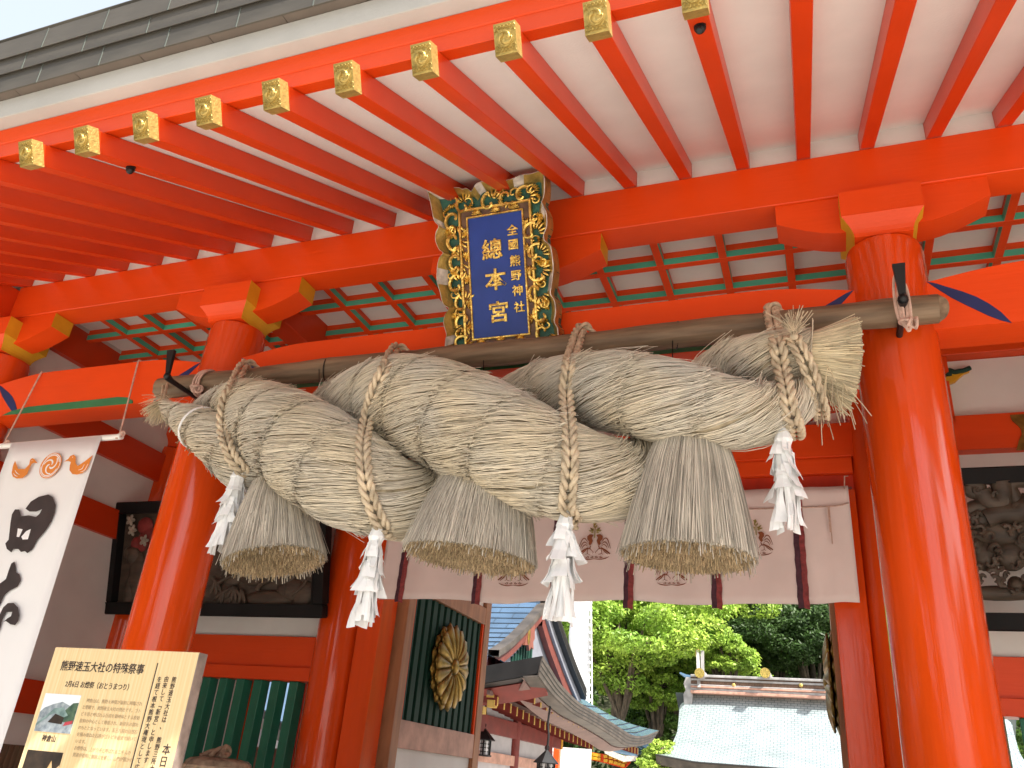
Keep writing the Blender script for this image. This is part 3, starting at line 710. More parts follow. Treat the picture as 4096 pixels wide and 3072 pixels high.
V, F = straws(pa, RNG.uniform(.003, .006, n), np.tile(np.array([0, -1., 0]), (n, 5, 1))); numesh('loose_straw', V, F, ['tuft'], shim)['kind'] = 'stuff'

# ------------------------------------------------------------------ tie ropes
def twisted(parent, path, rad_, pitch, hand, lat):
    p = spline(path, 150); T = np.gradient(p, axis=0); T /= np.linalg.norm(T, axis=1)[:, None]
    view = p - CAM; view /= np.linalg.norm(view, axis=1)[:, None]
    S = np.cross(T, view); S /= np.linalg.norm(S, axis=1)[:, None]; N_ = np.cross(S, T)
    arc = np.concatenate([[0], np.cumsum(np.linalg.norm(np.diff(p, axis=0), axis=1))])
    c = MB()
    for k in range(2):
        a = hand * 2 * math.pi * arc / pitch + k * math.pi
        c.tube(p + S * lat + (S * np.cos(a)[:, None] + N_ * np.sin(a)[:, None]) * rad_ * .50, rad_ * .54, 8)
    c.build('cord', 'rope', parent, smooth=True, angle=180)
def tie(top, path, label, tail=True, r=.0255):
    x = P(*[q * DS for q in top], 'y', PY)[0]; pts = []
    if tail: pts = [(x + .06, PY + PR + .02, PZ - .02), (x + .04, PY + .05, PZ + PR + .015), (x, PY - .03, PZ + PR + .025)]
    for (px, py) in path:
        d = front(px * DS, py * DS)
        if d is None:
            pts.append(None); continue
        pts.append(CAM + ray(px * DS, py * DS) * (d - .035))
    for i, q in enumerate(pts):                      # free spans between the pole and the straw
        if q is None:
            nx = next(j for j in range(i, len(pts)) if pts[j] is not None) if any(k is not None for k in pts[i:]) else None
            px, py = path[i - (3 if tail else 0)]
            dz = np.linalg.norm(pts[nx] - CAM) / np.linalg.norm(ray(*[k * DS for k in path[nx - (3 if tail else 0)]])) if nx is not None else None
            d0 = np.linalg.norm(np.array(pts[i - 1]) - CAM) / np.linalg.norm(ray(px * DS, py * DS)) if i else dz
            t_ = d0 if dz is None else (d0 + (dz - d0) / (nx - i + 1))
            pts[i] = CAM + ray(px * DS, py * DS) * t_
    lastp = np.array(pts[-1]); pts.append(lastp + np.array([.01, .06, -.035])); pts.append(lastp + np.array([.01, .20, -.03]))
    root = thing('tie_rope', label, 'rope', tuple(lastp), 'ropes tying the straw rope to the pole')
    twisted(root, pts, r, .125, 1, -.0245); twisted(root, pts, r, .125, -1, .0245)
    a = np.array(pts[len(pts) // 2])
    return lastp
T1 = tie((533, 792), [(503, 835), (487, 868), (482, 920), (492, 965), (505, 995), (517, 1006)], 'plaited hemp rope tied round the thin end beside the left column')
T2 = tie((858, 762), [(838, 785), (812, 840), (795, 900), (784, 960), (788, 1030), (800, 1080), (818, 1122)], 'plaited hemp rope tied round the straw between the left and middle tassels')
T3 = tie((1258, 724), [(1240, 752), (1230, 790), (1224, 850), (1228, 920), (1232, 990), (1228, 1050), (1225, 1095)], 'plaited hemp rope tied round the thickest part beside the pale crest')
T4 = tie((1667, 672), [(1672, 705), (1680, 745), (1688, 790), (1698, 840), (1706, 885), (1712, 903)], 'plaited hemp rope tied round the straw beside the flared right end')
T5 = tie((1706, 715), [(1708, 722), (1722, 745), (1738, 775), (1752, 810), (1763, 845), (1768, 862)], 'short plaited rope with frayed knot binding the neck of the flared straw end', tail=False, r=.021)
kn = CAM + ray(1714 * DS, 716 * DS) * (front(1722 * DS, 745 * DS) - .05)
n = 130; t = np.linspace(0, 1, 4)[None, :, None]; root = bpy.data.objects['tie_rope.004']
dr = np.where(RNG.random((n, 1)) < .5, 1, -1) * np.array([.35, 0, .1]) + np.array([0, -.25, .75]) + RNG.normal(0, .28, (n, 3))
V, F = straws(kn + RNG.normal(0, .010, (n, 1, 3)) + dr[:, None] * t * RNG.uniform(.05, .12, (n, 1, 1)), RNG.uniform(.003, .006, n), np.tile(np.array([0, -1., 0]), (n, 4, 1)))
numesh('frayed_knot', V, F, ['rope'], root)['kind'] = 'stuff'; MB().blob(kn + np.array((0, .02, -.02)), (.024, .02, .022), n=10, k=6).build('knot', 'rope', root, smooth=True)
# ------------------------------------------------------------------ cords that lash the pole to its hooks
for lab, (u0, v0), base in (('pinkish cord lashing the pole to the left iron hook', (745, 1545), (-4.60, 0)), ('pinkish cord lashing the pole to the right iron hook', (3605, 1290), (.53, 0))):
    x = base[0] - (0 if base[0] > 0 else -.02)
    c = thing('hook_cord', lab, 'cord', (x, PY - PR, PZ - .1), 'cords on the hooks')
    for k, dx in enumerate((0, .03, .055)):
        a = np.linspace(.3, 2 * math.pi + .1, 26)
        if base[0] > 0:
            pts = [(x + dx * .6 + .02 * math.sin(t), PY - .25 - .03 * math.cos(t), PZ - .05 + .14 * math.cos(t) - .03 * k) for t in a]
        else:
            pts = [(x + dx + .03 * math.sin(t), PY + (PR + .016) * math.cos(t), PZ - .01 + (PR + .022) * math.sin(t)) for t in a]
        MB().tube(pts, .009, 6).build('loop', 'cord', c, smooth=True)
    kx = np.array([x + .02, PY - (.22 if base[0] > 0 else .10), PZ - (.19 if base[0] > 0 else .10)])
    for k in range(4):
        a = np.linspace(0, 2 * math.pi, 16); ax_ = RNG.normal(0, 1, 3); ax_ /= np.linalg.norm(ax_); e_ = np.cross(ax_, (0, 0, 1)); e_ /= np.linalg.norm(e_); f_ = np.cross(ax_, e_)
        MB().tube([kx + np.array([.018 * k, 0, -.004 * k]) + (e_ * math.cos(t) + f_ * math.sin(t)) * .030 for t in a], .009, 6).build('knot', 'cord', c, smooth=True)
# ------------------------------------------------------------------ white paper streamers
STRIP = {}
def streamer(top, pix_top, pix_bot, label, seed):
    rg = random.Random(seed); y = top[1] + .05
    tp_ = P(pix_top[0] * DS, pix_top[1] * DS, 'y', y); bt = P(pix_bot[0] * DS, pix_bot[1] * DS, 'y', y); L = tp_[2] - bt[2]
    r = thing('paper_streamer', label, 'paper streamer', tuple(tp_), 'white paper streamers under the rope ties')
    MB().tube([tp_ + np.array((0, 0, .02)), tp_ - np.array((0, 0, .02)), tp_ - np.array((0, 0, L * .16)), tp_ - np.array((0, 0, L * .24))], [.014, .024, .050, .03], 9).build('paper_neck', 'paper', r)
    MB().tube([tp_ + np.array((-.04, -.03, -.02)), tp_ + np.array((0, -.028, .012)), tp_ + np.array((.045, -.02, -.028))], .008, 5).build('straw_tie', 'tuft', r)
    for tier in range(4):
        z0 = L * (.07 + .185 * tier); ln = L * (.26 if tier < 3 else .38); n = (6, 8, 9, 15)[tier]; wd = (.078, .098, .10, .044)[tier] * L / .75
        for k in range(n):
            a = 2 * math.pi * (k + rg.uniform(-.35, .35)) / n; rr0 = (.020, .034, .044, .052)[tier] * L / .75
            key = (tier, k % 5, label)
            if key not in STRIP:
                m = MB(); rows = []
                tp2 = rg.uniform(.55, .95); kick = rg.uniform(.005, .068) if tier < 3 else rg.uniform(-.02, .03); sk = rg.uniform(-.03, .03); l2 = ln * rg.uniform(.85, 1.1); tw = rg.uniform(-.03, .03)
                for q in np.linspace(0, 1, 6):
                    h = wd / 2 * (tp2 + (1 - tp2) * q); off = .006 + kick * q ** 1.3 + .006 * math.sin(q * 6 + k)
                    rows.append([(off - tw * q, -h + sk * q, -l2 * q), (off + .005, sk * q, -l2 * q + .002), (off + tw * q, h + sk * q, -l2 * q * (1 + .04 * tw / .03))])
                me = bpy.data.meshes.new('paper_strip'); m.grid(rows); me.from_pydata(m.v, [], m.f); STRIP[key] = me; me.materials.append(M['paper'])
            o = bpy.data.objects.new('paper_strip', STRIP[key]); COL.objects.link(o); o.parent = r; BASE[o.name] = base_of(r)
            md = o.modifiers.new('thickness', 'SOLIDIFY'); md.thickness = .0016; md.offset = 0
            o.location = Vector((rr0 * math.cos(a), rr0 * math.sin(a), -z0 - rg.uniform(-.02, .03))); o.rotation_euler = (rg.uniform(-.07, .07), rg.uniform(-.07, .04), a + rg.uniform(-.35, .35))
streamer(T1, (520, 1005), (482, 1186), 'white paper streamer half hidden behind the left straw tassel', 1)
streamer(T2, (818, 1128), (782, 1345), 'white paper streamer between the left and middle straw tassels', 2)
streamer(T3, (1222, 1100), (1213, 1334), 'white paper streamer between the middle and right straw tassels', 3)
streamer(T4, (1690, 918), (1704, 1140), 'white paper streamer hanging below the flared right end of the straw', 4)
# ------------------------------------------------------------------ flat print helpers
def stroke(mb, pts, wd, o, ux, uy, n, lift, m=0, th=.0012):
    p = spline(pts, max(8, len(pts) * 4)) if len(pts) > 2 else np.array(pts, float)
    k = len(p); T = np.gradient(p, axis=0); T /= np.linalg.norm(T, axis=1)[:, None] + 1e-9; S = np.stack([-T[:, 1], T[:, 0]], 1)
    w_ = np.interp(np.linspace(0, 1, k), np.linspace(0, 1, len(wd)), wd)[:, None] / 2
    mb.prism([tuple(q) for q in p + S * w_] + [tuple(q) for q in (p - S * w_)[::-1]], o, ux, uy, n, lift, lift + th, m, back=False)
def local(pt, o, ux, uy): d = np.array(pt) - o; return float(d @ ux), float(d @ uy)

# ------------------------------------------------------------------ name plaque
zp = zoomer(1650, 650, 2.074)
po = np.array([-2.06, 4.82, 4.525]); pu = np.array([0, -.3843, .9232]); pn = np.array([0, -.9232, -.3843])
pl = lambda x, y, off=0.: local(PP(*zp(x, y), po + pn * off, pn), po, X1, pu)
plaque = thing('name_plaque', 'blue plaque with gold characters in a carved gilded frame leaning out above the pole', 'plaque', tuple(po))
outl = [(142, 248), (220, 240), (300, 222), (400, 220), (432, 232), (470, 226), (500, 250), (520, 232), (545, 190), (600, 170), (680, 170), (740, 185), (762, 205), (772, 168), (812, 155), (850, 145), (920, 115), (1000, 105), (1100, 80),
        (1112, 140), (1114, 230), (1106, 300), (1090, 340), (1106, 380), (1130, 440), (1132, 540), (1108, 610), (1116, 660), (1160, 700), (1180, 800), (1186, 900), (1170, 1040), (1164, 1100), (1198, 1160), (1206, 1250), (1196, 1330), (1222, 1380), (1230, 1450)]
outr = [(285, 1550), (292, 1480), (300, 1430), (276, 1340), (290, 1270), (318, 1220), (272, 1180), (246, 1080), (222, 990), (224, 880), (242, 800), (272, 760), (240, 730), (210, 660), (214, 590), (235, 540), (202, 500), (182, 420), (165, 330)]
OL = [pl(*p, .05) for p in outl]; OR = [pl(*p, .05) for p in outr]
bz = min(p[1] for p in OR + OL) - .02
OL = OL + [(OL[-1][0] + .02, bz - .03), (.30, bz - .10), (.12, bz - .075), (0, bz - .13), (-.12, bz - .075), (-.30, bz - .10), (OR[0][0] - .02, bz - .03)] + OR
cx_, cy_ = 0, .42
fr = MB().prism(OL, po, X1, pu, pn, -.05, .012).build('frame_back', 'teal', plaque)
rim = MB(); k = len(OL); inn = []
for i, (x, y) in enumerate(OL):
    ix = x * .875; iy = cy_ + (y - cy_) * .925; inn.append((ix, iy))
sub = lambda L: [tuple(q) for q in spline(L + [L[0]], len(L) * 4)[:-1]]
o_, i_ = sub(OL), sub(inn); kk = len(o_)
lv = lambda L, d: [po + X1 * p[0] + pu * p[1] + pn * d for p in L]
A, B_, C_, D_ = lv(o_, -.05), lv(o_, .095), lv([(a * .985, cy_ + (b - cy_) * .99) for a, b in o_], .10), lv(i_, .014)
for i in range(kk):
    j = (i + 1) % kk
    rim.add([A[i], A[j], B_[j], B_[i]], [(0, 1, 2, 3)], 0); rim.add([B_[i], B_[j], C_[j], C_[i]], [(0, 1, 2, 3)], 1); rim.add([C_[i], C_[j], D_[j], D_[i]], [(0, 1, 2, 3)], 0 if (i // 5) % 6 else 1)
rim.build('frame_rim', ['gold', 'chalk'], plaque)
iw, ih = .2123, .903
ir = (.2123 + .040, -.045, ih + .04)
# gold rails, brown band, blue panel
def rail(x0, y0, x1, y1, wd, d0, d1, m, nm):
    for a, b, c, d in ((x0, y0, x1, y0 + wd), (x0, y1 - wd, x1, y1), (x0, y0 + wd, x0 + wd, y1 - wd), (x1 - wd, y0 + wd, x1, y1 - wd)):
        MB().prism([(a, b), (c, b), (c, d), (a, d)], po, X1, pu, pn, d0, d1).build(nm, m, plaque, bevel=.003)
bw = .058
rail(-iw - bw - .018, -bw - .018, iw + bw + .018, ih + bw + .018, .018, .0, .052, 'gold2', 'gold_rail')
rail(-iw - .014, -.014, iw + .014, ih + .014, .014, .0, .050, 'gold2', 'gold_rail')
MB().prism([(-iw - bw, -bw), (iw + bw, -bw), (iw + bw, ih + bw), (-iw - bw, ih + bw)], po, X1, pu, pn, .010, .034).build('brown_band', 'brown', plaque)
MB().prism([(-iw, 0), (iw, 0), (iw, ih), (-iw, ih)], po, X1, pu, pn, .0345, .038).build('blue_panel', 'blue', plaque)
def flower(c, s, rot, n=7, deep=.014, m='gold2'):
    f = MB(); fo = po + X1 * c[0] + pu * c[1] + pn * (.036 if deep < .02 else .016)
    for q in range(n):
        a = rot + (q - (n - 1) / 2) * math.pi / n * 1.05
        u = X1 * math.sin(a) + pu * math.cos(a); v = np.cross(pn, u)
        f.blob(fo + u * s * .55 + pn * deep * .5, (s * .5, s * .17, deep), ax=(u, v, pn), n=6, k=4)
    f.blob(fo + pn * deep, (s * .22, s * .22, deep * 1.1), ax=(X1, pu, pn), n=7, k=4)
    return f.build('gold_flower', m, plaque, smooth=True)
hb = bw / 2
for x in (-.15, 0, .15): flower((x + .01, ih + hb + .006 - .012), .042, 0); flower((x - .005, -hb - .010), .042, 0)
for s in (-1, 1):
    for y, r_ in ((.10, .3), (.26, -.3), (.45, .2), (.62, -.2), (.80, .3)): flower((s * (iw + hb + .012) , y), .042, -s * math.pi / 2 + r_)
# carved scrollwork filling the outer frame
rg = random.Random(3)
def scroll(c, s, rot, hand):
    f = MB(); fo = po + X1 * c[0] + pu * c[1] + pn * .02
    def W(x, y, z=0): 
        ca, sa = math.cos(rot), math.sin(rot); x *= hand
        return fo + X1 * (x * ca - y * sa) * s + pu * (x * sa + y * ca) * s + pn * z
    pts = []; rd = []
    for t in np.linspace(0, 1, 16):
        a = 4.6 * t; r = .75 * (1 - t) + .12; pts.append(W(r * math.cos(a) - .2, r * math.sin(a), .02 + .015 * t)); rd.append(s * (.17 - .06 * t))
    f.tube(pts, rd, 6)
    for q in range(5):
        a = -1.2 + q * .42; u_ = W(math.cos(a), math.sin(a)) - W(0, 0); l = np.linalg.norm(u_); u_ /= l; v_ = np.cross(pn, u_)
        f.blob(W(.72 * math.cos(a) - .1, .72 * math.sin(a) - .25, .014), (s * .42, s * .12, .016), ax=(u_, v_, pn), n=6, k=4)
    f.build('carved_scroll', 'gold2', plaque, smooth=True)
bandx = iw + bw + .018
sc = [(-.42, 1.06, .10, .6, 1), (.42, 1.06, .10, -.6, -1), (-.03, 1.045, .075, 1.57, 1), (.10, 1.05, .06, 1.2, -1), (-.15, 1.04, .065, 1.7, -1), (.24, 1.04, .07, .8, 1), (-.26, 1.03, .065, 2.2, 1)]
for s in (-1, 1):
    for y, sz in ((.90, .075), (.74, .075), (.585, .07), (.43, .075), (.28, .07), (.13, .07), (-.02, .065)):
        sc.append((s * (bandx + .062 + .02 * (y > .8)), y, sz, rg.uniform(-1, 1) + 1.57, s if int(y * 10) % 2 else -s))
_scroll = scroll
def inside(x, y):
    c = False
    for (x0, y0), (x1, y1) in zip(inn, inn[1:] + inn[:1]):
        if (y0 > y) != (y1 > y) and x < (x1 - x0) * (y - y0) / (y1 - y0) + x0: c = not c
    return c
def scroll(c, s, rot, hand):
    x, y = c
    for _ in range(14):
        if all(inside(x + dx * s * .8, y + dy * s * .8) for dx, dy in ((1, 0), (-1, 0), (0, 1), (0, -1))): return _scroll((x, y), s, rot, hand)
        x -= .006 * (1 if x > 0 else -1) if abs(x) > .25 else 0; y -= .006 if y > 1 else 0
for a in sc: scroll((a[0], a[1]), a[2] * 1.25, *a[3:])
for a in list(sc[7:]): scroll((a[0] + (.035 if a[0] > 0 else -.035), a[1] + .07), .045, a[3] + 1.5, -a[4]); scroll((a[0] - (.03 if a[0] > 0 else -.03), a[1] - .065), .04, a[3] - .8, a[4])
for x in (-.36, -.20, .03, .17, .34): scroll((x, 1.09), .05, x * 3, 1)
for s in (-1, 1):
    for y in (.82, .51, .20): flower((s * (bandx + .075), y), .05, rg.uniform(0, 6), 8, .022)
# characters
zs = lambda x, y: pl(x, y, .04)
for ch, x, y, sz in (('總', 662, 735, .166), ('本', 692, 985, .172), ('宮', 718, 1253, .168), ('全', 830, 568, .085), ('國', 838, 686, .084), ('熊', 853, 822, .086), ('野', 862, 942, .082), ('神', 876, 1068, .086), ('社', 890, 1205, .084)):
    q = zs(x, y); text(ch, sz * .98, po + X1 * q[0] + pu * (q[1]) + pn * .038, X1, pu, pn, 'gold2', plaque, 'character', depth=.009, bold=.010 if sz > .1 else .005, sx=1.02, bev=.0016)

# ------------------------------------------------------------------ door curtain
YN = 7.2
noren = thing('noren_curtain', 'pale pink door curtain with russet bird crests and maroon ribbons hanging below the lintel', 'curtain', (-1.94, YN, 3.1))
xa, xb, zt, zb = -4.14, .262, 4.10, 3.105
def nz(x, z): 
    t = (zt - z) / (zt - zb)
    return YN + .018 * t * math.sin(x * 4.1 + .5) + .012 * t * math.sin(x * 9.3 + 2) + .006 * math.sin(x * 17 + z * 3) * (1 - t * .5) - .01 * t + (.022 * math.sin((x + .1) * 22) * t if x > -.2 else 0) * .6
rows = []
for i in range(15):
    r_ = []
    for j in range(121):
        x = xa + (xb - xa) * j / 120; t = i / 14; z = zt + (zb - zt) * t + .014 * math.sin(x * 3.2 + 1) * t + .008 * math.sin(x * 7.1) * t - (.012 * math.sin((x - xa) * 1.1) * (1 - t))
        r_.append((x, nz(x, z), z))
    rows.append(r_)
MB().grid(rows).build('curtain_cloth', 'noren', noren, smooth=True, solid=.004, angle=180)
MB().tube([(xa - .03, YN + .02, zt + .0), (xb + .03, YN + .02, zt + .0)], .012, 8).build('curtain_rod', 'darkred', noren)
cz = [P(*p, 'y', YN - .03) for p in ((1560, 2085), (1900, 2075), (2130, 2066), (2380, 2050), (2560, 2045), (2950, 2038), (3310, 2026), (3396, 2012))]
MB().tube(spline(cz, 60), .0065, 5).build('curtain_cord', 'cord', noren)
for k, q in enumerate(((3312, 2028), (3316, 2028))):
    a_ = P(*q, 'y', YN - .035); MB().tube([a_, a_ - np.array((0, 0, .22 + .1 * k))], .005, 5).build('curtain_cord', 'cord', noren)
MB().tube([(xb - .03, YN - .02, zt - .02), (xb - .02, YN - .03, zt + .09), (xb + .01, YN + .05, zt + .12)], .006, 5).build('curtain_cord', 'cord', noren)
for dx, dz in ((862, 1296), (1027, 1300), (1197, 1304), (1357, 1309), (1549, 1309), (1737, 1309)):
    p = P(dx * DS, dz * DS, 'y', YN - .02)
    for k, m in ((0, 'purple'), (1, 'maroon')):
        rows = []
        for i in range(24):
            z = zt + (p[2] - .02 - zt) * i / 23; jt = .003 * math.sin(i * 1.9 + dx); x0 = p[0] + (k - 1) * .045 + jt
            y0 = nz(p[0], max(z, zb)) - .014 - (.012 if k else .006)
            rows.append([(x0, y0 + (.012 if k == 0 else 0), z), (x0 + .0445, y0 + (.0 if k == 0 else .012), z - .012 * k)])
        MB().grid(rows).build('ribbon', m, noren, solid=.004)
def crest(u, v):
    f = MB(); h = MB(); o = P(u, v, 'y', YN - .022); e = P(u + 1, v, 'y', YN - .022)[0] - o[0]; sc_ = e / 2.107
    yc = np.mean([nz(o[0] + d, o[2] + .15) for d in (-.12, 0, .12)]) - .024; o[1] = yc
    L_ = lambda pts, s: [((x - 690) * s * sc_, (690 - y) * sc_ * 1.02) for x, y in pts]
    for s in (1, -1):
        f.prism(L_([(708, 522), (690 + 12, 516), (712, 508), (735, 506), (755, 522), (754, 548), (738, 566), (742, 585), (730, 600), (718, 590), (706, 560), (716, 535)], s), o, X1, Z1, -Y1, 0, .0015, back=False)
        for pts, w_ in (([(745, 575), (775, 540), (800, 555), (825, 625)], (2, 9, 8, 3)), ([(745, 592), (772, 570), (795, 585), (812, 625)], (2, 8, 7, 2)), ([(746, 606), (768, 592), (790, 608), (798, 628)], (2, 7, 6, 2)),
                        ([(750, 618), (785, 640), (822, 668)], (4, 12, 9)), ([(742, 612), (775, 648), (805, 672)], (3, 8, 5)), ([(722, 600), (735, 625), (752, 618)], (6, 10, 5)),
                        ([(748, 622), (748, 664), (724, 672)], (6, 5, 3)), ([(745, 664), (765, 672)], (4, 3)), ([(730, 622), (712, 640), (700, 654), (706, 664)], (6, 5, 4, 3))):
            stroke(f, L_(pts, s), [q * sc_ for q in w_], o, X1, Z1, -Y1, 0)
        for cx, r0 in ((708, 13), (745, 14)):
            stroke(f, L_([(cx + (r0 - a) * math.cos(a * .62), 692 + (r0 - a) * .62 * math.sin(a * .62)) for a in np.linspace(0, r0 - 2, 14)], s), [5 * sc_, 4 * sc_], o, X1, Z1, -Y1, 0)
        stroke(f, L_([(690, 708), (740, 712), (785, 704), (815, 690)], s), [4 * sc_, 8 * sc_, 7 * sc_, 2 * sc_], o, X1, Z1, -Y1, 0)
        for (x, y, a, l) in ((700, 440, .35, 34), (722, 460, .9, 36), (728, 478, 1.35, 40), (716, 470, .6, 30), (706, 470, .25, 30), (712, 490, 1.7, 30)):
            c, sn = math.cos(math.pi / 2 - a), math.sin(math.pi / 2 - a)
            h.prism(L_([(x - c * l / 2, y + sn * l / 2), (x - sn * 7, y - c * 7), (x + c * l / 2, y - sn * l / 2), (x + sn * 7, y + c * 7)], s), o, X1, Z1, -Y1, 0, .0015, back=False)
    h.prism(L_([(682, 440), (668, 405), (690, 395), (700, 415)], 1), o, X1, Z1, -Y1, 0, .0015, back=False)
    stroke(h, L_([(688, 535), (689, 480), (690, 440)], 1), [9 * sc_, 6 * sc_, 4 * sc_], o, X1, Z1, -Y1, 0)
    f.build('bird_crest', 'brownprint', noren); h.build('leaf_crest', 'olive', noren)
for q in ((2378, 2228), (3030, 2212), (2052, 2331), (2686, 2330)): crest(*q)

# ------------------------------------------------------------------ hanging banner at the left
YB = 4.78
zb_ = zoomer(0, 1700, 1.658)
ban = thing('hanging_banner', 'tall white banner with brushed black characters and orange bird emblem hung from the left beam', 'banner', (-6.13, YB, 3.92))
xl, xr_ = P(50, 1795, 'y', YB)[0], P(412, 1765, 'y', YB)[0]; zr_ = 3.912
rl = P(5, 1785, 'y', YB); re = P(487, 1745, 'y', YB)
MB().tube([(rl[0], YB, 3.922), (re[0], YB, 3.928)], .026, 14).build('rod', 'plastic', ban, smooth=True)
rows = [[(xl + (xr_ - xl) * j / 10, YB - .027 + .010 * math.sin(j * .5 + i * .25) * min(1, i / 5), 3.93 - i * .17) for j in range(11)] for i in range(20)]
MB().grid(rows).build('banner_cloth', 'cloth', ban, smooth=True, solid=.003, angle=180)
for a, b in (((165, 1490), rl), ((553, 1445), re)):
    t_ = P(*a, 'y', 4.865); q = np.array((b[0] + (.03 if a[0] < 300 else -.03), YB, 3.93))
    MB().tube([t_ + np.array((.02, .16, .012)), t_ + np.array((0, 0, .012)), t_, q + np.array((0, 0, .06)), q], .0075, 6).build('cord', 'cord', ban)
    for k in range(3):
        MB().tube([q + np.array((.03 * math.cos(t) + .01 * k, .03 * math.sin(t) * .5, .01 + .03 * math.sin(t + k))) for t in np.linspace(0, 6.28, 14)], .008, 5).build('cord', 'cord', ban)
bo = np.array([0, YB - .052, 0.])
bl = lambda pts: [(lambda q: (q[0], q[2]))(P(*zb_(x, y), 'y', bo[1])) for x, y in pts]
ink = MB()
ink.prism(bl([(170, 555), (205, 508), (258, 476), (320, 461), (350, 478), (369, 530), (362, 582), (340, 640), (302, 700), (246, 765), (212, 828), (182, 850), (165, 836), (140, 842), (122, 822), (88, 822), (76, 845), (46, 822), (36, 786), (58, 760), (70, 650), (80, 592), (100, 560), (128, 560), (140, 606), (190, 600), (240, 610), (264, 588), (280, 558), (240, 574), (196, 574)]),
          bo, X1, Z1, -Y1, 0, .0015)
ink.prism(bl([(62, 955), (76, 918), (96, 906), (104, 932), (106, 975), (130, 992), (138, 1030), (116, 1072), (62, 1100), (26, 1132), (2, 1190), (-40, 1240), (-40, 1090), (2, 1050), (40, 1022)]), bo, X1, Z1, -Y1, 0, .0015)
ink.prism(bl([(-40, 1300), (0, 1255), (22, 1210), (52, 1182), (90, 1180), (120, 1210), (128, 1262), (120, 1302), (100, 1328), (70, 1322), (40, 1300), (22, 1306), (50, 1282), (74, 1268), (82, 1240), (42, 1240), (16, 1290), (0, 1350), (-40, 1420)]), bo, X1, Z1, -Y1, 0, .0015)
ink.build('brush_character', 'ink', ban)
hl_ = MB()
for L in ([(120, 686), (152, 692), (128, 744), (112, 742)], [(206, 690), (186, 758), (152, 760), (142, 742), (176, 704)]): hl_.prism(bl(L), bo, X1, Z1, -Y1, .0018, .0024)
hl_.build('brush_gap', 'cloth', ban)
em = MB(); ec = bl([(335, 268)])[0]; er = .115
def ring(r0, r1, a0, a1):
    a = np.linspace(a0, a1, 30); return [(ec[0] + r1 * math.cos(t), ec[1] + r1 * math.sin(t)) for t in a] + [(ec[0] + r0 * math.cos(t), ec[1] + r0 * math.sin(t)) for t in a[::-1]]
em.prism([(ec[0] + er * math.cos(t), ec[1] + er * math.sin(t)) for t in np.linspace(0, 2 * math.pi, 48, endpoint=False)], bo, X1, Z1, -Y1, 0, .0012)
for L in ([(250, 253), (226, 250), (212, 256), (196, 286), (180, 326), (150, 352), (110, 355), (85, 342), (78, 318), (84, 282), (90, 262), (101, 238), (120, 292), (165, 292), (194, 262), (200, 232), (214, 220), (228, 226), (236, 238)],
          [(425, 243), (452, 226), (466, 206), (488, 197), (503, 210), (500, 250), (516, 272), (556, 246), (616, 200), (600, 236), (590, 264), (574, 296), (545, 320), (510, 329), (480, 325), (461, 300), (464, 268), (471, 246), (452, 238)]):
    em.prism(bl(L), bo, X1, Z1, -Y1, 0, .0012)
em.build('emblem', 'orange', ban)
wh = MB()
wh.prism(ring(.088, .096, .3, 5.9), bo, X1, Z1, -Y1, .0015, .0022, back=False); wh.prism(ring(.101, .107, 3.2, 8.6), bo, X1, Z1, -Y1, .0015, .0022, back=False)
for k in range(3):
    a0 = k * 2.094 + .4
    pts = [(ec[0] + (.012 + .07 * t) * math.cos(a0 + 2.6 * t), ec[1] + (.012 + .07 * t) * math.sin(a0 + 2.6 * t)) for t in np.linspace(0, 1, 9)]
    stroke(wh, pts, [.006, .016, .014, .010, .008], bo, X1, Z1, -Y1, .0015)
for pts in ([(100, 300), (112, 318), (130, 330)], [(90, 320), (102, 335), (118, 342)], [(560, 262), (545, 290), (520, 300)], [(585, 258), (562, 300), (535, 312)]): stroke(wh, bl(pts), [.003, .006, .002], bo, X1, Z1, -Y1, .0015)
wh.prism([(q[0] + .004 * math.cos(t), q[1] + .004 * math.sin(t)) for q in bl([(214, 236)]) for t in np.linspace(0, 6, 8)], bo, X1, Z1, -Y1, .0015, .0022)
wh.prism([(q[0] + .004 * math.cos(t), q[1] + .004 * math.sin(t)) for q in bl([(482, 214)]) for t in np.linspace(0, 6, 8)], bo, X1, Z1, -Y1, .0015, .0022)
wh.build('emblem_lines', 'cloth', ban)

# ------------------------------------------------------------------ information board
YI = 3.5; zi = zoomer(0, 2550, 2.572)
brd = thing('information_board', 'pale cypress information board with brush style text and two small photos at the lower left', 'sign board', (-3.47, YI, 0))
box('board', (-3.96, YI, .75), (-2.985, YI + .066, 2.062), ['hinoki', 'woodside'], brd, .003, facefn=lambda n, c: 0 if abs(n.y) > .5 else 1)
for x in (-3.80, -3.15): box('post', (x - .045, YI + .088, 0), (x + .045, YI + .178, 1.9), 'hinoki', brd)
box('cross_rail', (-3.93, YI + .089, .78), (-3.02, YI + .16, .86), 'hinoki', brd)
pi = lambda x, y: P(*zi(x, y), 'y', YI)
def btext(s, x, y, size, m='ink', sx=.95, align='CENTER', bold=.0):
    q = pi(x, y); text(s, size, (q[0], YI, q[2]), X1, Z1, -Y1, m, brd, 'lettering', depth=.0012, bold=bold, sx=sx, align=align, lift=.0004)
btext('熊野速玉大社の特殊祭事', 1045, 316, .0545, bold=.012)
btext('2月6日 お燈祭（おとうまつり）', 1010, 500, .0345, bold=.006, sx=.92)
M['faint'] = mat('faded brown lettering', (.46, .34, .20), .7, var=.1)
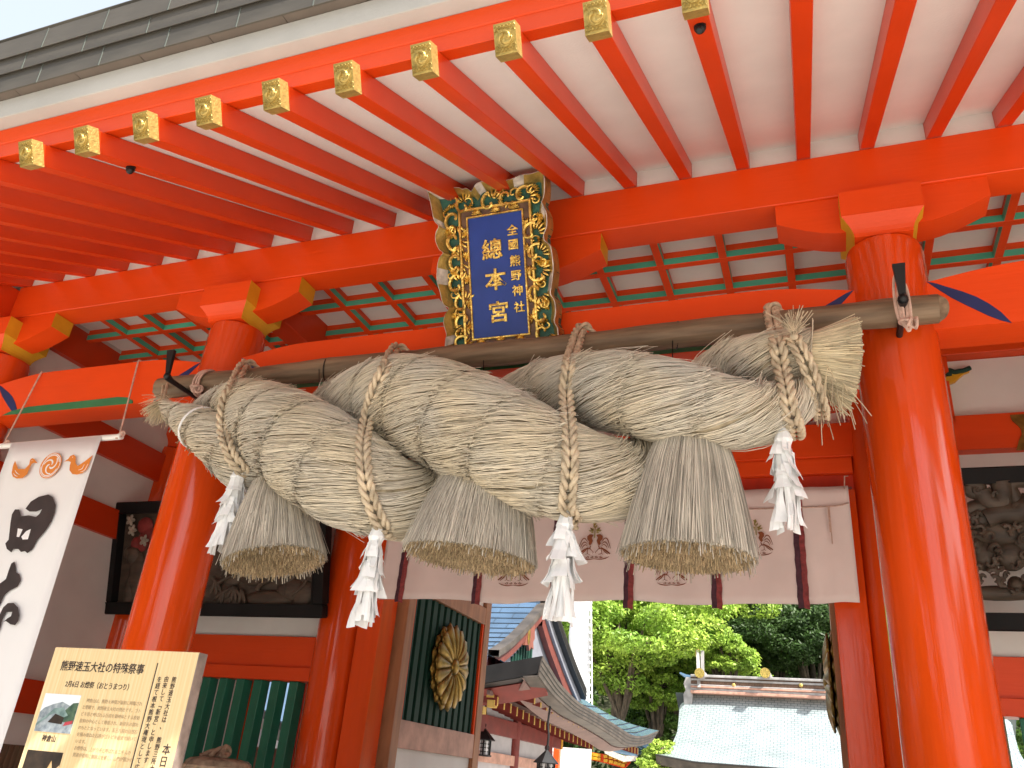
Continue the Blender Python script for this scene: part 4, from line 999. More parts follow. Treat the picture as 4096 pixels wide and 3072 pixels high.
for i, s in enumerate(('　神倉山は、熊野大神様が最初に降臨され', 'た聖蹟で、熊野速玉大社の摂社です。ゴト', 'ビキ岩と呼ばれる巨岩を御神体とする原始', '信仰の中心として尊崇され、新宮名の謂れ', 'のもととなっています。五三八段の自然石', 'を積み重ねた石段がゴトビキ岩まで続いて', 'います。', 'お燈祭は、上がり子と呼ばれる二千人の', '男達が松明に御神火を移し、山門が開かれ')):
    q = pi(860 - i * 14 + (0), 640 + i * 70 + 8); 
    text(s, .0215, (q[0], YI, q[2]), X1, Z1, -Y1, 'faint', brd, 'lettering', depth=.001, sx=.95, align='LEFT', lift=.0004)
btext('神倉山', 505, 1042, .034, bold=.01)
for (x, y, s, sz) in ((1790, 440, '熊野速玉大社は、　熊野三所大神様が', .0305), (1712, 432, '由来して「新宮」と申します。　私た', .0305), (1640, 436, 'を経て根本熊野大権現として広く信', .0305), (1712, 1160, '本日', .052)):
    q = pi(x, y)
    for j, ch in enumerate(s):
        if ch != '　': text({'「': '﹁', '」': '﹂'}.get(ch, ch), sz, (q[0], YI, q[2] - j * sz * 1.02), X1, Z1, -Y1, 'ink', brd, 'lettering', depth=.0012, bold=.006, sx=.95, lift=.0004)
a_, b_ = pi(1625, 262), pi(1350, 1343); MB().box((a_[0] - .003, YI - .0015, .80), (a_[0] + .003, YI, a_[2])).build('ruled_line', 'ink', brd)
M['ph_sky'] = mat('print sky', (.75, .80, .85), .5, var=.03); M['ph_hill'] = mat('print rocks', (.16, .20, .24), .5, vscale=30, col2=(.42, .47, .50)); M['ph_roof'] = mat('print roof', (.10, .17, .17), .5, vscale=20, col2=(.30, .42, .40))
M['ph_red'] = mat('print red', (.45, .05, .07), .5); M['ph_dark'] = mat('print dark', (.03, .018, .012), .5, var=.3, vscale=20); M['ph_fire'] = mat('print fire', (.75, .40, .12), .5, vscale=25, col2=(.85, .68, .45)); M['ph_tree'] = mat('print trees', (.03, .07, .05), .5, vscale=30, col2=(.10, .17, .10))
def photo(c, polys, mats):
    x0, z0, x1, z1 = c; f = MB(); f.box((x0, YI - .0022, z0), (x1, YI - .0004, z1), 0)
    for k, (m, pg) in enumerate(polys): f.prism([(x0 + (x1 - x0) * p[0], z0 + (z1 - z0) * p[1]) for p in pg], (0, YI - .0022, 0), X1, Z1, -Y1, .0002 + .0003 * k, .0004 + .0003 * k, m, back=False)
    f.build('photo_print', mats, brd)
q0, q1 = pi(468, 572), pi(725, 992); p0 = pi(840, 592)
photo((q0[0] + .004, q1[2], p0[0], q0[2]), [(1, [(0, 0), (1, 0), (1, .62), (.8, .70), (.55, .80), (.3, .72), (.1, .62), (0, .5)]), (5, [(.55, .30), (1, .25), (1, .80), (.85, .78), (.7, .6)]), (2, [(.18, .38), (.38, .62), (.62, .66), (.80, .46), (.70, .40), (.45, .50)]), (4, [(.3, .25), (.45, .48), (.72, .40), (.7, .22)]), (3, [(.75, .18), (.98, .25), (.98, .34), (.78, .28)]), (2, [(0, .20), (.3, .50), (.33, .46), (0, .12)])], ['ph_sky', 'ph_hill', 'ph_roof', 'ph_red', 'ph_dark', 'ph_tree'])
q0 = pi(285, 1152)
photo((q0[0] + .004, .98, pi(655, 1180)[0], q0[2]), [(1, [(.3, 0), (.95, 0), (1, .9), (.85, .84), (.75, .93), (.62, .80), (.52, .84), (.45, .6)]), (2, [(.6, 0), (1, .1), (1, .7), (.85, .6)])], ['ph_dark', 'ph_fire', 'ph_sky'])

# ------------------------------------------------------------------ carved wooden reliefs
def relief(x0, x1, label, left):
    o = np.array([x0, 7.16, 2.915]); uy = np.array([0, -.239, .971]); n = np.array([0, -.971, -.239]); W_, H_ = x1 - x0, 1.225
    r = thing('carved_relief', label, 'relief panel', tuple(o), 'carved reliefs in black frames')
    if left: MB().prism([(.06, .06), (W_ - .06, .06), (W_ - .06, H_ - .06), (.06, H_ - .06)], o, X1, uy, n, -.05, -.02).build('carved_board', 'carve', r)
    for a, b, c, d in ((0, 0, W_, .13), (0, H_ - .13, W_, H_), (0, .13, .13, H_ - .13), (W_ - .13, .13, W_, H_ - .13)):
        MB().prism([(a, b), (c, b), (c, d), (a, d)], o, X1, uy, n, -.05, .07).build('frame_bar', 'black', r, bevel=.012)
        MB().prism([(a + .0, b), (c, b), (c, d), (a, d)] if False else [(a + (.115 if c - a < .2 and a < 1 else 0), b + (.115 if d - b < .2 and b < .5 else 0)), (c + (0 if not (c - a < .2 and a > 1) else -.115), b + (.115 if d - b < .2 and b < .5 else 0)), (c + (0 if not (c - a < .2 and a > 1) else -.115), d - (.115 if d - b < .2 and b > .5 else 0)), (a + (.115 if c - a < .2 and a < 1 else 0), d - (.115 if d - b < .2 and b > .5 else 0))], o, X1, uy, n, .071, .078).build('frame_bead', 'black', r)
    return r, o, uy, n
rl_, o, uy, n = relief(-7.51, -4.675, 'dark carved relief of animal and bamboo in black frame behind the left column', True)
c4 = zoomer(400, 1850, 2.212)
rp = lambda x, y, d=.0: PP(*c4(x, y), o + n * d, n)
f = MB()                                       # rocks, hills and water lines
for (x, y, a, b, rt) in ((1500, 1210, 420, 70, 0), (1150, 1180, 160, 120, .3), (1700, 1130, 260, 90, -.2), (1400, 960, 350, 110, .1), (1180, 1040, 150, 60, .6), (1650, 1000, 150, 120, 0), (1300, 880, 260, 80, .2), (1800, 1180, 160, 120, -.4)):
    ca, sa = math.cos(rt), math.sin(rt); e = rp(x + 1, y)[0] - rp(x, y)[0]
    f.blob(rp(x, y, -.02), (a * e * .55, b * e, .05), ax=(X1 * ca + uy * sa, uy * ca - X1 * sa, n), n=18, k=8)
f.build('carved_hills', 'carve', rl_, smooth=True)
f = MB()
for pts, r0 in (([(990, 1120), (1060, 1060), (1130, 1020), (1250, 980)], .028), ([(1000, 1010), (1020, 1060), (990, 1110)], .022), ([(1390, 1130), (1420, 1080), (1520, 1030), (1570, 990)], .025), ([(1640, 1170), (1640, 1080), (1600, 1000)], .022), ([(1700, 1170), (1790, 1100), (1830, 1030)], .02), ([(1060, 860), (1090, 960), (1070, 1010)], .03)):
    f.tube(spline([rp(*p, .02) for p in pts], 14), [r0 * (1 - .5 * q) for q in np.linspace(0, 1, 14)], 7)
f.build('carved_branch', 'carve', rl_, smooth=True)
for (x, y), angs in (((1185, 1090), (-1.1, -.6, -.15, .25, .7)), ((1100, 1130), (-.9, -.5, -.2)), ((1020, 1030), (-.3, .2, .6)), ((1250, 1110), (-.1, .4))):
    for a in angs:
        d = X1 * math.sin(a) - uy * math.cos(a); v = np.cross(n, d); c = rp(x, y, .03)
        MB().blob(c + d * .085, (.095, .022, .016), ax=(d, v, n), n=6, k=6).build('carved_leaf', 'carve', rl_, smooth=True)
f = MB()
for (x, y, a, b, dd) in ((300, 830, 60, 70, .06), (260, 800, 40, 45, .05), (330, 1000, 75, 160, .05), (260, 1150, 45, 110, .05), (400, 1100, 60, 150, .04)):
    e = rp(x + 1, y)[0] - rp(x, y)[0]; f.blob(rp(x, y, .0), (a * e, b * e, dd), ax=(X1, uy, n), n=14, k=8)
f.build('carved_animal', 'carve', rl_, smooth=True)
M['faded_red'] = mat('faded red pigment', (.20, .022, .018), .7, var=.2, vscale=10)
f = MB()
for (x, y, a, b) in ((400, 560, 70, 60), (380, 700, 50, 70), (320, 720, 45, 50), (430, 640, 60, 60)):
    e = rp(x + 1, y)[0] - rp(x, y)[0]; f.blob(rp(x, y, .0), (a * e, b * e, .03), ax=(X1, uy, n), n=12, k=6)
f.build('painted_cloud', 'faded_red', rl_, smooth=True)
for cx0, cy0 in ((285, 600), (390, 690), (270, 510)):
    for q in range(5):
        a = q * 1.2566 + .3; d = X1 * math.sin(a) + uy * math.cos(a); v = np.cross(n, d)
        MB().blob(rp(cx0, cy0, .045) + d * .032, (.038, .022, .012), ax=(d, v, n), n=7, k=5).build('carved_petal', 'dimchalk', rl_, smooth=True)
rr2, o, uy, n = relief(.62, 3.30, 'dark openwork carved relief in black frame behind the right column', False)
zr2 = zoomer(3500, 1300, 1.277); rq = lambda x, y, d=.02: PP(*zr2(x, y), o + n * d, n)
f = MB()
for pts, r0 in (([(470, 800), (500, 815), (535, 830), (520, 860), (485, 850), (478, 825)], .05), ([(540, 850), (580, 900), (640, 910), (650, 850), (640, 800)], .075), ([(470, 950), (520, 930), (560, 960), (540, 1000), (490, 990)], .055), ([(690, 960), (720, 900), (690, 830), (720, 800), (790, 800)], .05), ([(560, 990), (640, 960), (720, 960), (800, 900)], .085)):
    f.tube(spline([rq(*p) for p in pts], 26), r0, 10)
f.build('carved_scroll', 'carve', rr2, smooth=True)
f = MB()
for (x, y, a, b) in ((640, 1060, 160, 80), (560, 1180, 70, 90), (690, 1180, 90, 90), (800, 1080, 120, 140), (640, 1370, 220, 45), (720, 1330, 45, 55), (520, 1140, 40, 60)):
    e = rq(x + 1, y)[0] - rq(x, y)[0]; f.blob(rq(x, y, -.01), (a * e, b * e, .07), ax=(X1, uy, n), n=18, k=9)
for x in (1.9, 2.4, 2.8): f.blob(o + X1 * (x - .62) + uy * .6, (.35, .38, .07), ax=(X1, uy, n), n=18, k=9)
f.build('carved_beast', 'carve', rr2, smooth=True)
f = MB(); rg = random.Random(11)
for k in range(46):
    cx, cy = rg.uniform(470, 800), rg.uniform(830, 1390); s_ = rg.uniform(14, 34); a0 = rg.uniform(0, 6)
    pts = [rq(cx + s_ * (1 - .7 * t) * math.cos(a0 + 4.5 * t), cy + s_ * (1 - .7 * t) * math.sin(a0 + 4.5 * t), .075) for t in np.linspace(0, 1, 12)]
    f.tube(pts, [.020 - .010 * t for t in np.linspace(0, 1, 12)], 6)
f.build('carved_curl', 'carve', rr2, smooth=True)['kind'] = 'stuff'

# ------------------------------------------------------------------ sake barrels, small fittings
def barrel(x, y, z, label, top):
    b = thing('sake_barrel', label, 'barrel', (x, y, z), 'straw wrapped sake barrels')
    pr = [(0, .27), (.03, .285), (.15, .305), (.30, .31), (.45, .30), (.52, .28), (.545, .245), (.56, .15), (.558, .02)]
    MB().tube([(x, y, z + h) for h, r in pr], [r for h, r in pr], 40).build('straw_wrap', 'wrap', b, smooth=True)
    for h, r in ((.12, .312), (.46, .31)):
        for k in range(2): MB().tube([(x + r * math.cos(t), y + r * math.sin(t), z + h + .02 * k) for t in np.linspace(0, 2 * math.pi, 40)], .011, 6).build('band_rope', 'rope', b)
    rr_ = MB(); 
    rr_.grid([[(x + .306 * math.sin(t), y - .313 * math.cos(t), z + .16 + .25 * i) for t in np.linspace(-.5, .6, 14)] for i in range(2)]); rr_.build('label_sheet', 'label', b, solid=.004)
    text('御神酒', .115, (x + .02, y - .322, z + .36), X1, Z1, -Y1, 'ink', b, 'lettering', depth=.002, bold=.02)
    if top:
        for k in range(3):
            MB().tube(spline([(x - .12 + .1 * k, y - .12, z + .555), (x - .05 + .05 * k, y - .02, z + .61 + .02 * k), (x + .05, y + .04, z + .60), (x + .1 - .08 * k, y - .08, z + .565)], 20), .022, 7).build('knot', 'wrap', b, smooth=True)
bp_ = P(880, 3030, 'y', 6.55)
barrel(bp_[0], 6.55, bp_[2] - .56, 'film wrapped straw sake barrel with dark lettering behind the information board, topmost of its stack', True)
barrel(bp_[0], 6.55, bp_[2] - 1.125, 'straw sake barrel in the middle of the stack behind the information board', False)
box('barrel_stand', (bp_[0] - .4, 6.2, 0.0), (bp_[0] + .4, 6.9, bp_[2] - 1.127), 'dado', None, .01)
tag(bpy.data.objects['barrel_stand'], 'low brown wooden stand under the stacked sake barrels', 'stand')
for u, v, lab, k in ((523, 672, 'small black dome fitting under a rafter at the far left of the eave', 0), (2802, 180, 'small black knob fitting under a rafter near the top of the right eave', 1)):
    tq = None
    for i in range(-19, 11):                     # the rafter whose underside this line of sight meets
        x = -.354 + .4175 * i + .046; d = ray(u, v); t = x / d[0]; q = CAM + d * t if t > 0 else None
        if q is not None:
            e = abs(q[2] - (4.535 + SL * (q[1] - 2.405)))
            if tq is None or e < tq[0]: tq = (e, q, x)
    q = tq[1]; zc = 4.535 + SL * (q[1] - 2.405)
    c = np.array((tq[2], q[1], zc)); b = thing('eave_fitting', lab, 'fitting', tuple(c))
    MB().tube([c + (0, 0, .01), c - (0, 0, .018)], [.026, .026], 18).build('base_plate', 'iron', b, smooth=True)
    MB().blob(c - (0, 0, .022), (.023, .023, .028 if k == 0 else .02), n=14, k=8).build('dome', 'iron', b, smooth=True)
    if k: MB().tube([c - (0, 0, .02), c - (.0, .02, .055)], .012, 8).build('stem', 'iron', b, smooth=True)
# ------------------------------------------------------------------ hall at the left behind the gate
zk = zoomer(1900, 2380, 2.3975)
hall = thing('shrine_hall', 'red and white shrine hall with curved blue copper roof beyond the open gate door', 'hall', (-12, 24, 0))
XE = -6.0                                       # right eave runs away from the gate along this line
def K(x, y, ax, v): return P(*zk(x, y), ax, v)
fasc_t = [K(645, 585, 'x', XE)] + [K(x, y, 'x', XE) for x, y in ((720, 700), (800, 830), (900, 940), (1000, 1030), (1130, 1110), (1260, 1190), (1400, 1280), (1500, 1340), (1620, 1350), (1760, 1300))]
fasc_b = [K(605, 775, 'x', XE - .05)] + [K(x, y, 'x', XE - .05) for x, y in ((680, 880), (750, 965), (850, 1060), (950, 1140), (1080, 1210), (1200, 1280), (1340, 1370), (1440, 1440), (1560, 1450), (1690, 1415))]
ft = spline(fasc_t, 44); fb = spline(fasc_b, 44)
f = MB(); f.grid([list(ft), list(fb)]); f.grid([list(fb), [q + (-.35, 0, -.03) for q in fb]])
f.build('eave_edge', 'fascia', hall, solid=.03)
for k in range(0, 43):                                                  # stepped rows of the thick eave edge
    pass
sm = MB()
for q in (.25, .5, .75): sm.tube([a * (1 - q) + b * q + (.02, 0, 0) for a, b in zip(ft, fb)], .012, 4)
sm.build('eave_joint', 'roofline', hall)
bd = MB(); b1 = [q + (-.36, 0, -.06) for q in fb]; b2 = [q + (-.75, 0, -.18) if i > 4 else q + (-.37 - .09 * i, .15, -.07 - .025 * i) for i, q in enumerate(fb)]
bd.grid([b1, b2]); bd.build('eave_board', 'duskpink', hall, solid=.03)
# near eave, seen as a dark thick edge
cor_t, cor_b = ft[0], fb[0]
nt_ = [np.array((x, cor_t[1], z)) for x, z in ((cor_t[0], cor_t[2]), (-6.6, cor_t[2] - .12), (-7.4, cor_t[2] - .27), (-9, cor_t[2] - .40), (-12, cor_t[2] - .5), (-22, cor_t[2] - .5))]
nb_ = [np.array((q[0] - (.08 if i == 0 else 0), q[1], q[2] - .37)) for i, q in enumerate(nt_)]
f = MB(); f.grid([nt_, nb_]); f.grid([nb_, [q + (0, 1.2, -.12) for q in nb_]]); f.build('eave_edge', 'roofline', hall, solid=.03)
f = MB(); f.grid([[q + (0, .35, -.05) for q in nb_], [q + (0, .8, -.35) for q in nb_]]); f.build('eave_beam', 'darkred', hall, solid=.06)
# main slope toward the gate, laid in lapped copper courses
YR, ZR = 22.4, 6.75
def slope(t, x):                                 # t 0 at the near eave, 1 at the ridge
    y = cor_t[1] + (YR - cor_t[1]) * t; lift = max(0, (x + 9) / 3) ** 2 * .35 * (1 - t) ** 2 if x > -9 else 0
    return np.array((x, y, (cor_t[2] - .5) + (ZR - cor_t[2] + .5) * (.42 * t + .58 * t ** 2.0) + lift + .0))
NC = 22
XV = lambda t: -6.02 - 1.45 * min(1, t / .24) - .0 * t
for k in range(NC):
    t0, t1 = k / NC, (k + 1.08) / NC
    xs = np.linspace(-22, -7.42 if t0 > .2 else XV(t0), 46)
    a = [slope(t0, x) + (0, 0, .035) for x in xs]; b = [slope(min(1, t1), x) + (0, 0, .012) for x in xs]; c = [slope(t0, x) - (0, 0, .005) for x in xs]
    f = MB(); f.grid([c, a], 1); f.grid([a, b], 0); f.build('roof_course', ['roofblue', 'roofline'], hall, smooth=False)
vs_ = MB()
for k in range(NC):
    for j in range(16):
        x = -21.5 + j * .9 + (k % 2) * .45
        if x < -7.6: a, b = slope(k / NC, x) + (0, 0, .038), slope((k + 1) / NC, x) + (0, 0, .018); vs_.add([a + (-.006, 0, 0), a + (.006, 0, 0), b + (.006, 0, .004), b + (-.006, 0, .004)], [(0, 1, 2, 3)])
vs_.build('roof_seams', 'roofline', hall)['kind'] = 'stuff'
# gable end
XG = -7.5
gl = spline([K(x, y, 'x', XG + .12) for x, y in ((165, 525), (260, 465), (370, 370), (480, 255), (560, 165), (640, 75))], 24)
gr = spline([K(x, y, 'x', XG + .12) for x, y in ((640, 75), (700, 280), (770, 480), (860, 720), (975, 995))], 24)
def band(c, d0, d1, y_off, xo0, xo1, nm, m):
    f = MB(); r0 = [q + (xo0, 0, d0) for q in c]; r1 = [q + (xo0, 0, d1) for q in c]; r2 = [q + (xo1, 0, d1) for q in c]; r3 = [q + (xo1, 0, d0) for q in c]
    f.grid([r0, r1, r2, r3, r0]); f.build(nm, m, hall)
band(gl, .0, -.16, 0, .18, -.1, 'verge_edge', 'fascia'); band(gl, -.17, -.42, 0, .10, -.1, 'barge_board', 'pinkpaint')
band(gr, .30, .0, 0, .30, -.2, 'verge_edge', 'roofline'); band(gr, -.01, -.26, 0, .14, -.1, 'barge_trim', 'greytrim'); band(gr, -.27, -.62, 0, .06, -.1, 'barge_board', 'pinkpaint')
for q in (.10, .2): MB().tube([p_ + (.31, 0, q) for p_ in gr], .012, 4).build('verge_joint', 'copper', hall)
ap = gl[-1]; gy0, gy1 = gl[0][1], gr[-1][1]
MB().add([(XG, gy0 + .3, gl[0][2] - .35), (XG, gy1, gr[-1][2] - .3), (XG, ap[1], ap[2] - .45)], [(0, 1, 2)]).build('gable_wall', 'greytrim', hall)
lt = MB()
for k in range(9):
    y = K(330, 540, 'x', XG + .03)[1] + k * .20; zt_ = float(np.interp(y, [gy0, ap[1]], [gl[0][2], ap[2]])) - .75
    if zt_ > 4.35: lt.box((XG + .01, y, 4.1), (XG + .05, y + .09, max(4.3, zt_)))
lt.build('gable_lattice', 'dgreen2', hall)  # near-black green stands in for shade on the gable
pg = [K(x, y, 'x', XG + .2) for x, y in ((500, 300), (560, 280), (560, 420), (545, 450), (548, 520), (525, 500), (508, 535), (500, 480), (465, 480), (480, 400))]
MB().prism([(q[1], q[2]) for q in pg], (XG + .2, 0, 0), Y1, Z1, X1, -.04, .04).build('gable_pendant', 'salmon', hall)
pe = K(520, 395, 'x', XG + .25); MB().blob(pe, (.02, .10, .22), n=8, k=6).build('pendant_boss', 'oldgold', hall)
# skirt roof under the gable
rows = []
for i in range(9):
    t = i / 8; rows.append([q * (1 - t) + np.array((XG, float(np.interp(j, [0, 43], [gy0, gy1])), 4.15 + .06 * 0 + .1 * t)) * t + (0, 0, -.22 * math.sin(math.pi * t) * .8) for j, q in enumerate(ft)])
MB().grid(rows).build('skirt_roof', 'roofblue', hall, smooth=True)
for i in range(1, 8): MB().tube([q + (0, 0, .015) for q in rows[i]], .014, 4).build('roof_joint', 'roofline', hall)
# two rows of rafters with yellow tips under the right eave
for (na, fa, xo, n_) in (((215, 1020), (1130, 1450), -7.2, 19), ((570, 1000), (1560, 1500), -6.45, 24)):
    a = K(*na, 'x', xo); b = K(*fa, 'x', xo); rf0 = None
    for k in range(n_ + 1):
        t = k / n_; c = a * (1 - t) + b * t; c[2] -= .05 * math.sin(math.pi * t)
        if rf0 is None:
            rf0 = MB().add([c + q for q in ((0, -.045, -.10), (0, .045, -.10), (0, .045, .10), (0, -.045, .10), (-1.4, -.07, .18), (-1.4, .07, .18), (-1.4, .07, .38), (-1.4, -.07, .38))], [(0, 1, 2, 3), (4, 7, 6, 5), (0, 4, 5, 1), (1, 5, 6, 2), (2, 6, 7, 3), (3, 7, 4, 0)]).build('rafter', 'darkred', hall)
            rt0 = MB().box(c + (-.005, -.035, -.102), c + (.012, .035, .102)).build('rafter_tip', 'hallyellow', rf0); ca_ = c
        else:
            r = dup(rf0, c - ca_); dup(rt0, (0, 0, 0), r)
    MB().tube([a + (-.12, -.3, .16), b + (-.12, .3, .12)], .06, 4, ph=.785).build('eave_purlin', 'duskpink', hall)
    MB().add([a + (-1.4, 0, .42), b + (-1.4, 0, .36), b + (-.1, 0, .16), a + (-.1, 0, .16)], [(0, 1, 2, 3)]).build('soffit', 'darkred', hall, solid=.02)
# corner bracket, side wall and its beams
ca = K(470, 930, 'x', -6.9); MB().obox(ca + (-.5, .4, 0), (np.array((.78, -.62, 0)), np.array((.62, .78, 0)), Z1), (.9, .14, .17)).build('hip_rafter', 'darkred', hall)
MB().obox(K(500, 950, 'x', -6.7), (np.array((.78, -.62, 0)), np.array((.62, .78, 0)), Z1), (.03, .143, .173)).build('hip_tip', 'yellow', hall)
XS = -8.0
wy0, wy1 = 19.2, 25.2
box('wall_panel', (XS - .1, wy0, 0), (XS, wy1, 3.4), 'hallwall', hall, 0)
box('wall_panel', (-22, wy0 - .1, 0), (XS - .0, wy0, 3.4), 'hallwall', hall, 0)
box('beam', (XS - .05, wy0 - .4, 2.63), (XS + .12, wy1 + .8, 3.02), 'darkred', hall)
MB().box((XS - .06, wy1 + .8, 2.62), (XS + .13, wy1 + .95, 3.03)).build('beam_tip', 'yellow', hall)
for y in (19.3, 22.1, 25.0): MB().tube([(XS, y, 0), (XS, y, 3.4)], .16, 16).build('post', 'darkred', hall, smooth=True)
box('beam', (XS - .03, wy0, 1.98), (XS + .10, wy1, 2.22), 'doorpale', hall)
for x in (-8.6, -11, -14, -17): MB().tube([(x, 18.9, 0), (x, 18.9, 3.6)], .18, 16).build('post', 'darkred', hall, smooth=True)
box('beam', (-22, 18.75, 3.0), (-7.7, 18.95, 3.4), 'darkred', hall)
for q in ((160, 950), (60, 1105), (165, 1045)): c = K(*q, 'y', 18.6); MB().box(c - (.09, .09, .08), c + (.09, .09, .08)).build('bracket_tip', 'hallyellow', hall)
# hanging lanterns
for (tx, ty), lab in (((85, 1270), 'black hanging lantern under the hall eave nearest the gate door'), ((690, 1488), 'black hanging lantern further along the hall eave, lower in view')):
    c = K(tx, ty, 'y', 19.7); l = thing('hanging_lantern', lab, 'lantern', tuple(c), 'lanterns hanging under the hall eave'); s = .60
    MB().tube([c + (0, 0, .0), c - (0, 0, .05 * s), c - (0, 0, .44 * s), c - (0, 0, .47 * s)], [.03, .06, .50 * s, .50 * s], 6).build('lantern_roof', 'iron', l)
    MB().tube(spline([c, c + (.02, 0, .3), c + (-.01, 0, .6), c + (.02, 0, .95)], 14), .025, 6).build('chain', 'iron', l)
    MB().tube([c + (.05 * math.cos(t), 0, .05 + .05 * math.sin(t)) for t in np.linspace(0, 6.28, 12)], .012, 5).build('ring', 'iron', l)
    for k in range(6):
        a = k * math.pi / 3; q = c + np.array((.34 * s * math.cos(a), .34 * s * math.sin(a), 0)); MB().box(q + (-.018, -.018, -1.0 * s), q + (.018, .018, -.46 * s)).build('lantern_post', 'iron', l)
    MB().tube([c - (0, 0, .48 * s), c - (0, 0, .99 * s)], .31 * s, 6).build('lantern_body', 'label', l)
    f = MB()
    for z in (.60, .74, .88):
        f.tube([c + (.335 * s * math.cos(t), .335 * s * math.sin(t), -z * s) for t in np.linspace(0, 2 * math.pi, 7)], .010, 4)
    for k in range(12):
        a = k * math.pi / 6 + .26; q = c + np.array((.325 * s * math.cos(a), .325 * s * math.sin(a), 0)); f.tube([q - (0, 0, .48 * s), q - (0, 0, .99 * s)], .007, 4)
    f.build('lantern_bars', 'iron', l); MB().tube([c - (0, 0, .99 * s), c - (0, 0, 1.05 * s)], .40 * s, 6).build('lantern_base', 'iron', l)

# ------------------------------------------------------------------ main hall roof at the right
zm = zoomer(2600, 2600, 2.6024)
mh = thing('main_hall', 'hall with broad sunlit pale copper roof and log capped ridge beyond the gate', 'hall', (-1, 43, 0))
def roofp(u, v, t): return P(*zm(u, v), 'y', 40 + 4.2 * t)
leftc = [(60, 1085), (150, 1078), (215, 1000), (258, 915), (285, 840), (297, 740), (305, 640), (318, 570), (450, 460)]
tl = [0, .10, .25, .40, .52, .66, .80, .90, 1.0]
lp = np.array([roofp(a, b, t) for (a, b), t in zip(leftc, tl)]); ls = spline(lp, 30); tt_ = np.linspace(0, 1, 30)
er = roofp(1990, 1232, 0); em_ = roofp(150, 1140, 0)
zedge = lambda t: float(np.interp(t, np.linspace(0, 1, 30), ls[:, 2]))
zmid = lambda t: em_[2] + (roofp(1000, 475, 1)[2] - em_[2]) * (.55 * t + .45 * t ** 1.7)
XRR = 7.7
rows = []; uvs = []
for i in range(30):
    t = i / 29; L_ = ls[i]; r_ = []
    for j in range(40):
        q = j / 39; x = L_[0] + (-(L_[0]) - 1.2 + .6 - L_[0]) * 0 + ((XRR + (-7.7 - L_[0])) - L_[0]) * q
        e = min(1, min(q, 1 - q) * 9); z = L_[2] * (1 - e) + zmid(t) * e if t < .97 else zmid(t)
        r_.append((x, L_[1], z)); uvs.append((x, t * 6.0))
    rows.append(r_)
f = MB(); f.grid(rows); o = f.build('roof', 'plates', mh, smooth=True, angle=180)
uv = o.data.uv_layers.new(name='plates'); 
for lp_ in o.data.loops: uv.data[lp_.index].uv = uvs[lp_.vertex_index]
fr_ = rows[0]; MB().grid([fr_, [(a, b + .15, c - .38) for a, b, c in fr_], [(a, b + 1.6, c - .5) for a, b, c in fr_]]).build('eave_edge', 'fascia', mh, solid=.04)
MB().tube([(a, b - .02, c - .02) for a, b, c in fr_], .04, 4).build('eave_line', 'roofline', mh)
zr0 = zmid(1); 
rx0, rx1 = roofp(440, 450, 1)[0], XRR - 1.0
back = [[(x, 44.2 + 4.2 * t, zr0 - (zr0 - em_[2]) * t) for x in np.linspace(-7.5, 7.6, 4)] for t in (0, 1)]
MB().grid(back).build('rear_roof', 'plates', mh)
for z0, z1, w_, m in ((-.05, .08, .62, 'doorpale'), (.08, .22, .52, 'ridgepale'), (.22, .30, .58, 'doorpale'), (.30, .38, .54, 'ridgepale'), (.38, .56, .44, 'brown'), (.56, .66, .5, 'ridgepale'), (.66, .72, .46, 'brown'), (.72, .84, .56, 'ridgepale')):
    box('ridge_course', (rx0, 44.2 - w_, zr0 + z0), (rx1, 44.2 + w_, zr0 + z1), m, mh, .02)
for u in (870, 1570): c = P(*zm(u, 368), 'y', 43.7); MB().blob(c, (.10, .06, .10), n=10, k=6).build('ridge_boss', 'gold', mh)
for u in (545, 1215, 1890):
    c = P(*zm(u, 268), 'y', 44.0); MB().tube([(c[0], 43.0, c[2]), (c[0], 43.05, c[2]), (c[0], 45.3, c[2])], [.20, .225, .225], 18).build('ridge_log', 'ridgepale', mh, smooth=True)
    MB().tube([(c[0], 42.97, c[2]), (c[0], 43.12, c[2])], .235, 18).build('log_cap', 'gold2', mh, smooth=True)
cb = P(*zm(510, 395), 'y', 43.6); ct = P(*zm(495, 0), 'y', 44.6); cu = P(*zm(545, 10), 'y', 44.6)
for a, b in ((cb, ct), (cb + (.1, .6, 0), cu)): MB().tube([a, b], .11, 4, ph=.785).build('forked_finial', 'ridgepale', mh)
MB().tube([ct - (0, 0, .35), ct + (0, 0, .04)], .13, 4, ph=.785).build('finial_cap', 'gold2', mh)
oc = P(*zm(400, 420), 'y', 43.9); MB().prism([(-.20, -.75), (.18, -.75), (.22, -.2), (.12, 0), (.22, .3), (.12, .62), (-.10, .62), (-.22, .3), (-.12, 0), (-.24, -.2)], oc, X1, Z1, -Y1, -.25, .1).build('ridge_end_tile', 'ridgepale', mh)
MB().tube([P(*zm(x, y), 'y', 44) for x, y in ((310, 238), (370, 272), (450, 292))], [.05, .10, .12], 8).build('ridge_horn', 'roofblue', mh)
MB().box((-6.6, 41.4, 0), (6.6, 47, em_[2] - .1)).build('wall', 'plaster', mh)
for x in np.arange(-6.6, 6.7, 2.2): MB().tube([(x, 41.3, 0), (x, 41.3, em_[2])], .2, 14).build('post', 'red', mh, smooth=True)
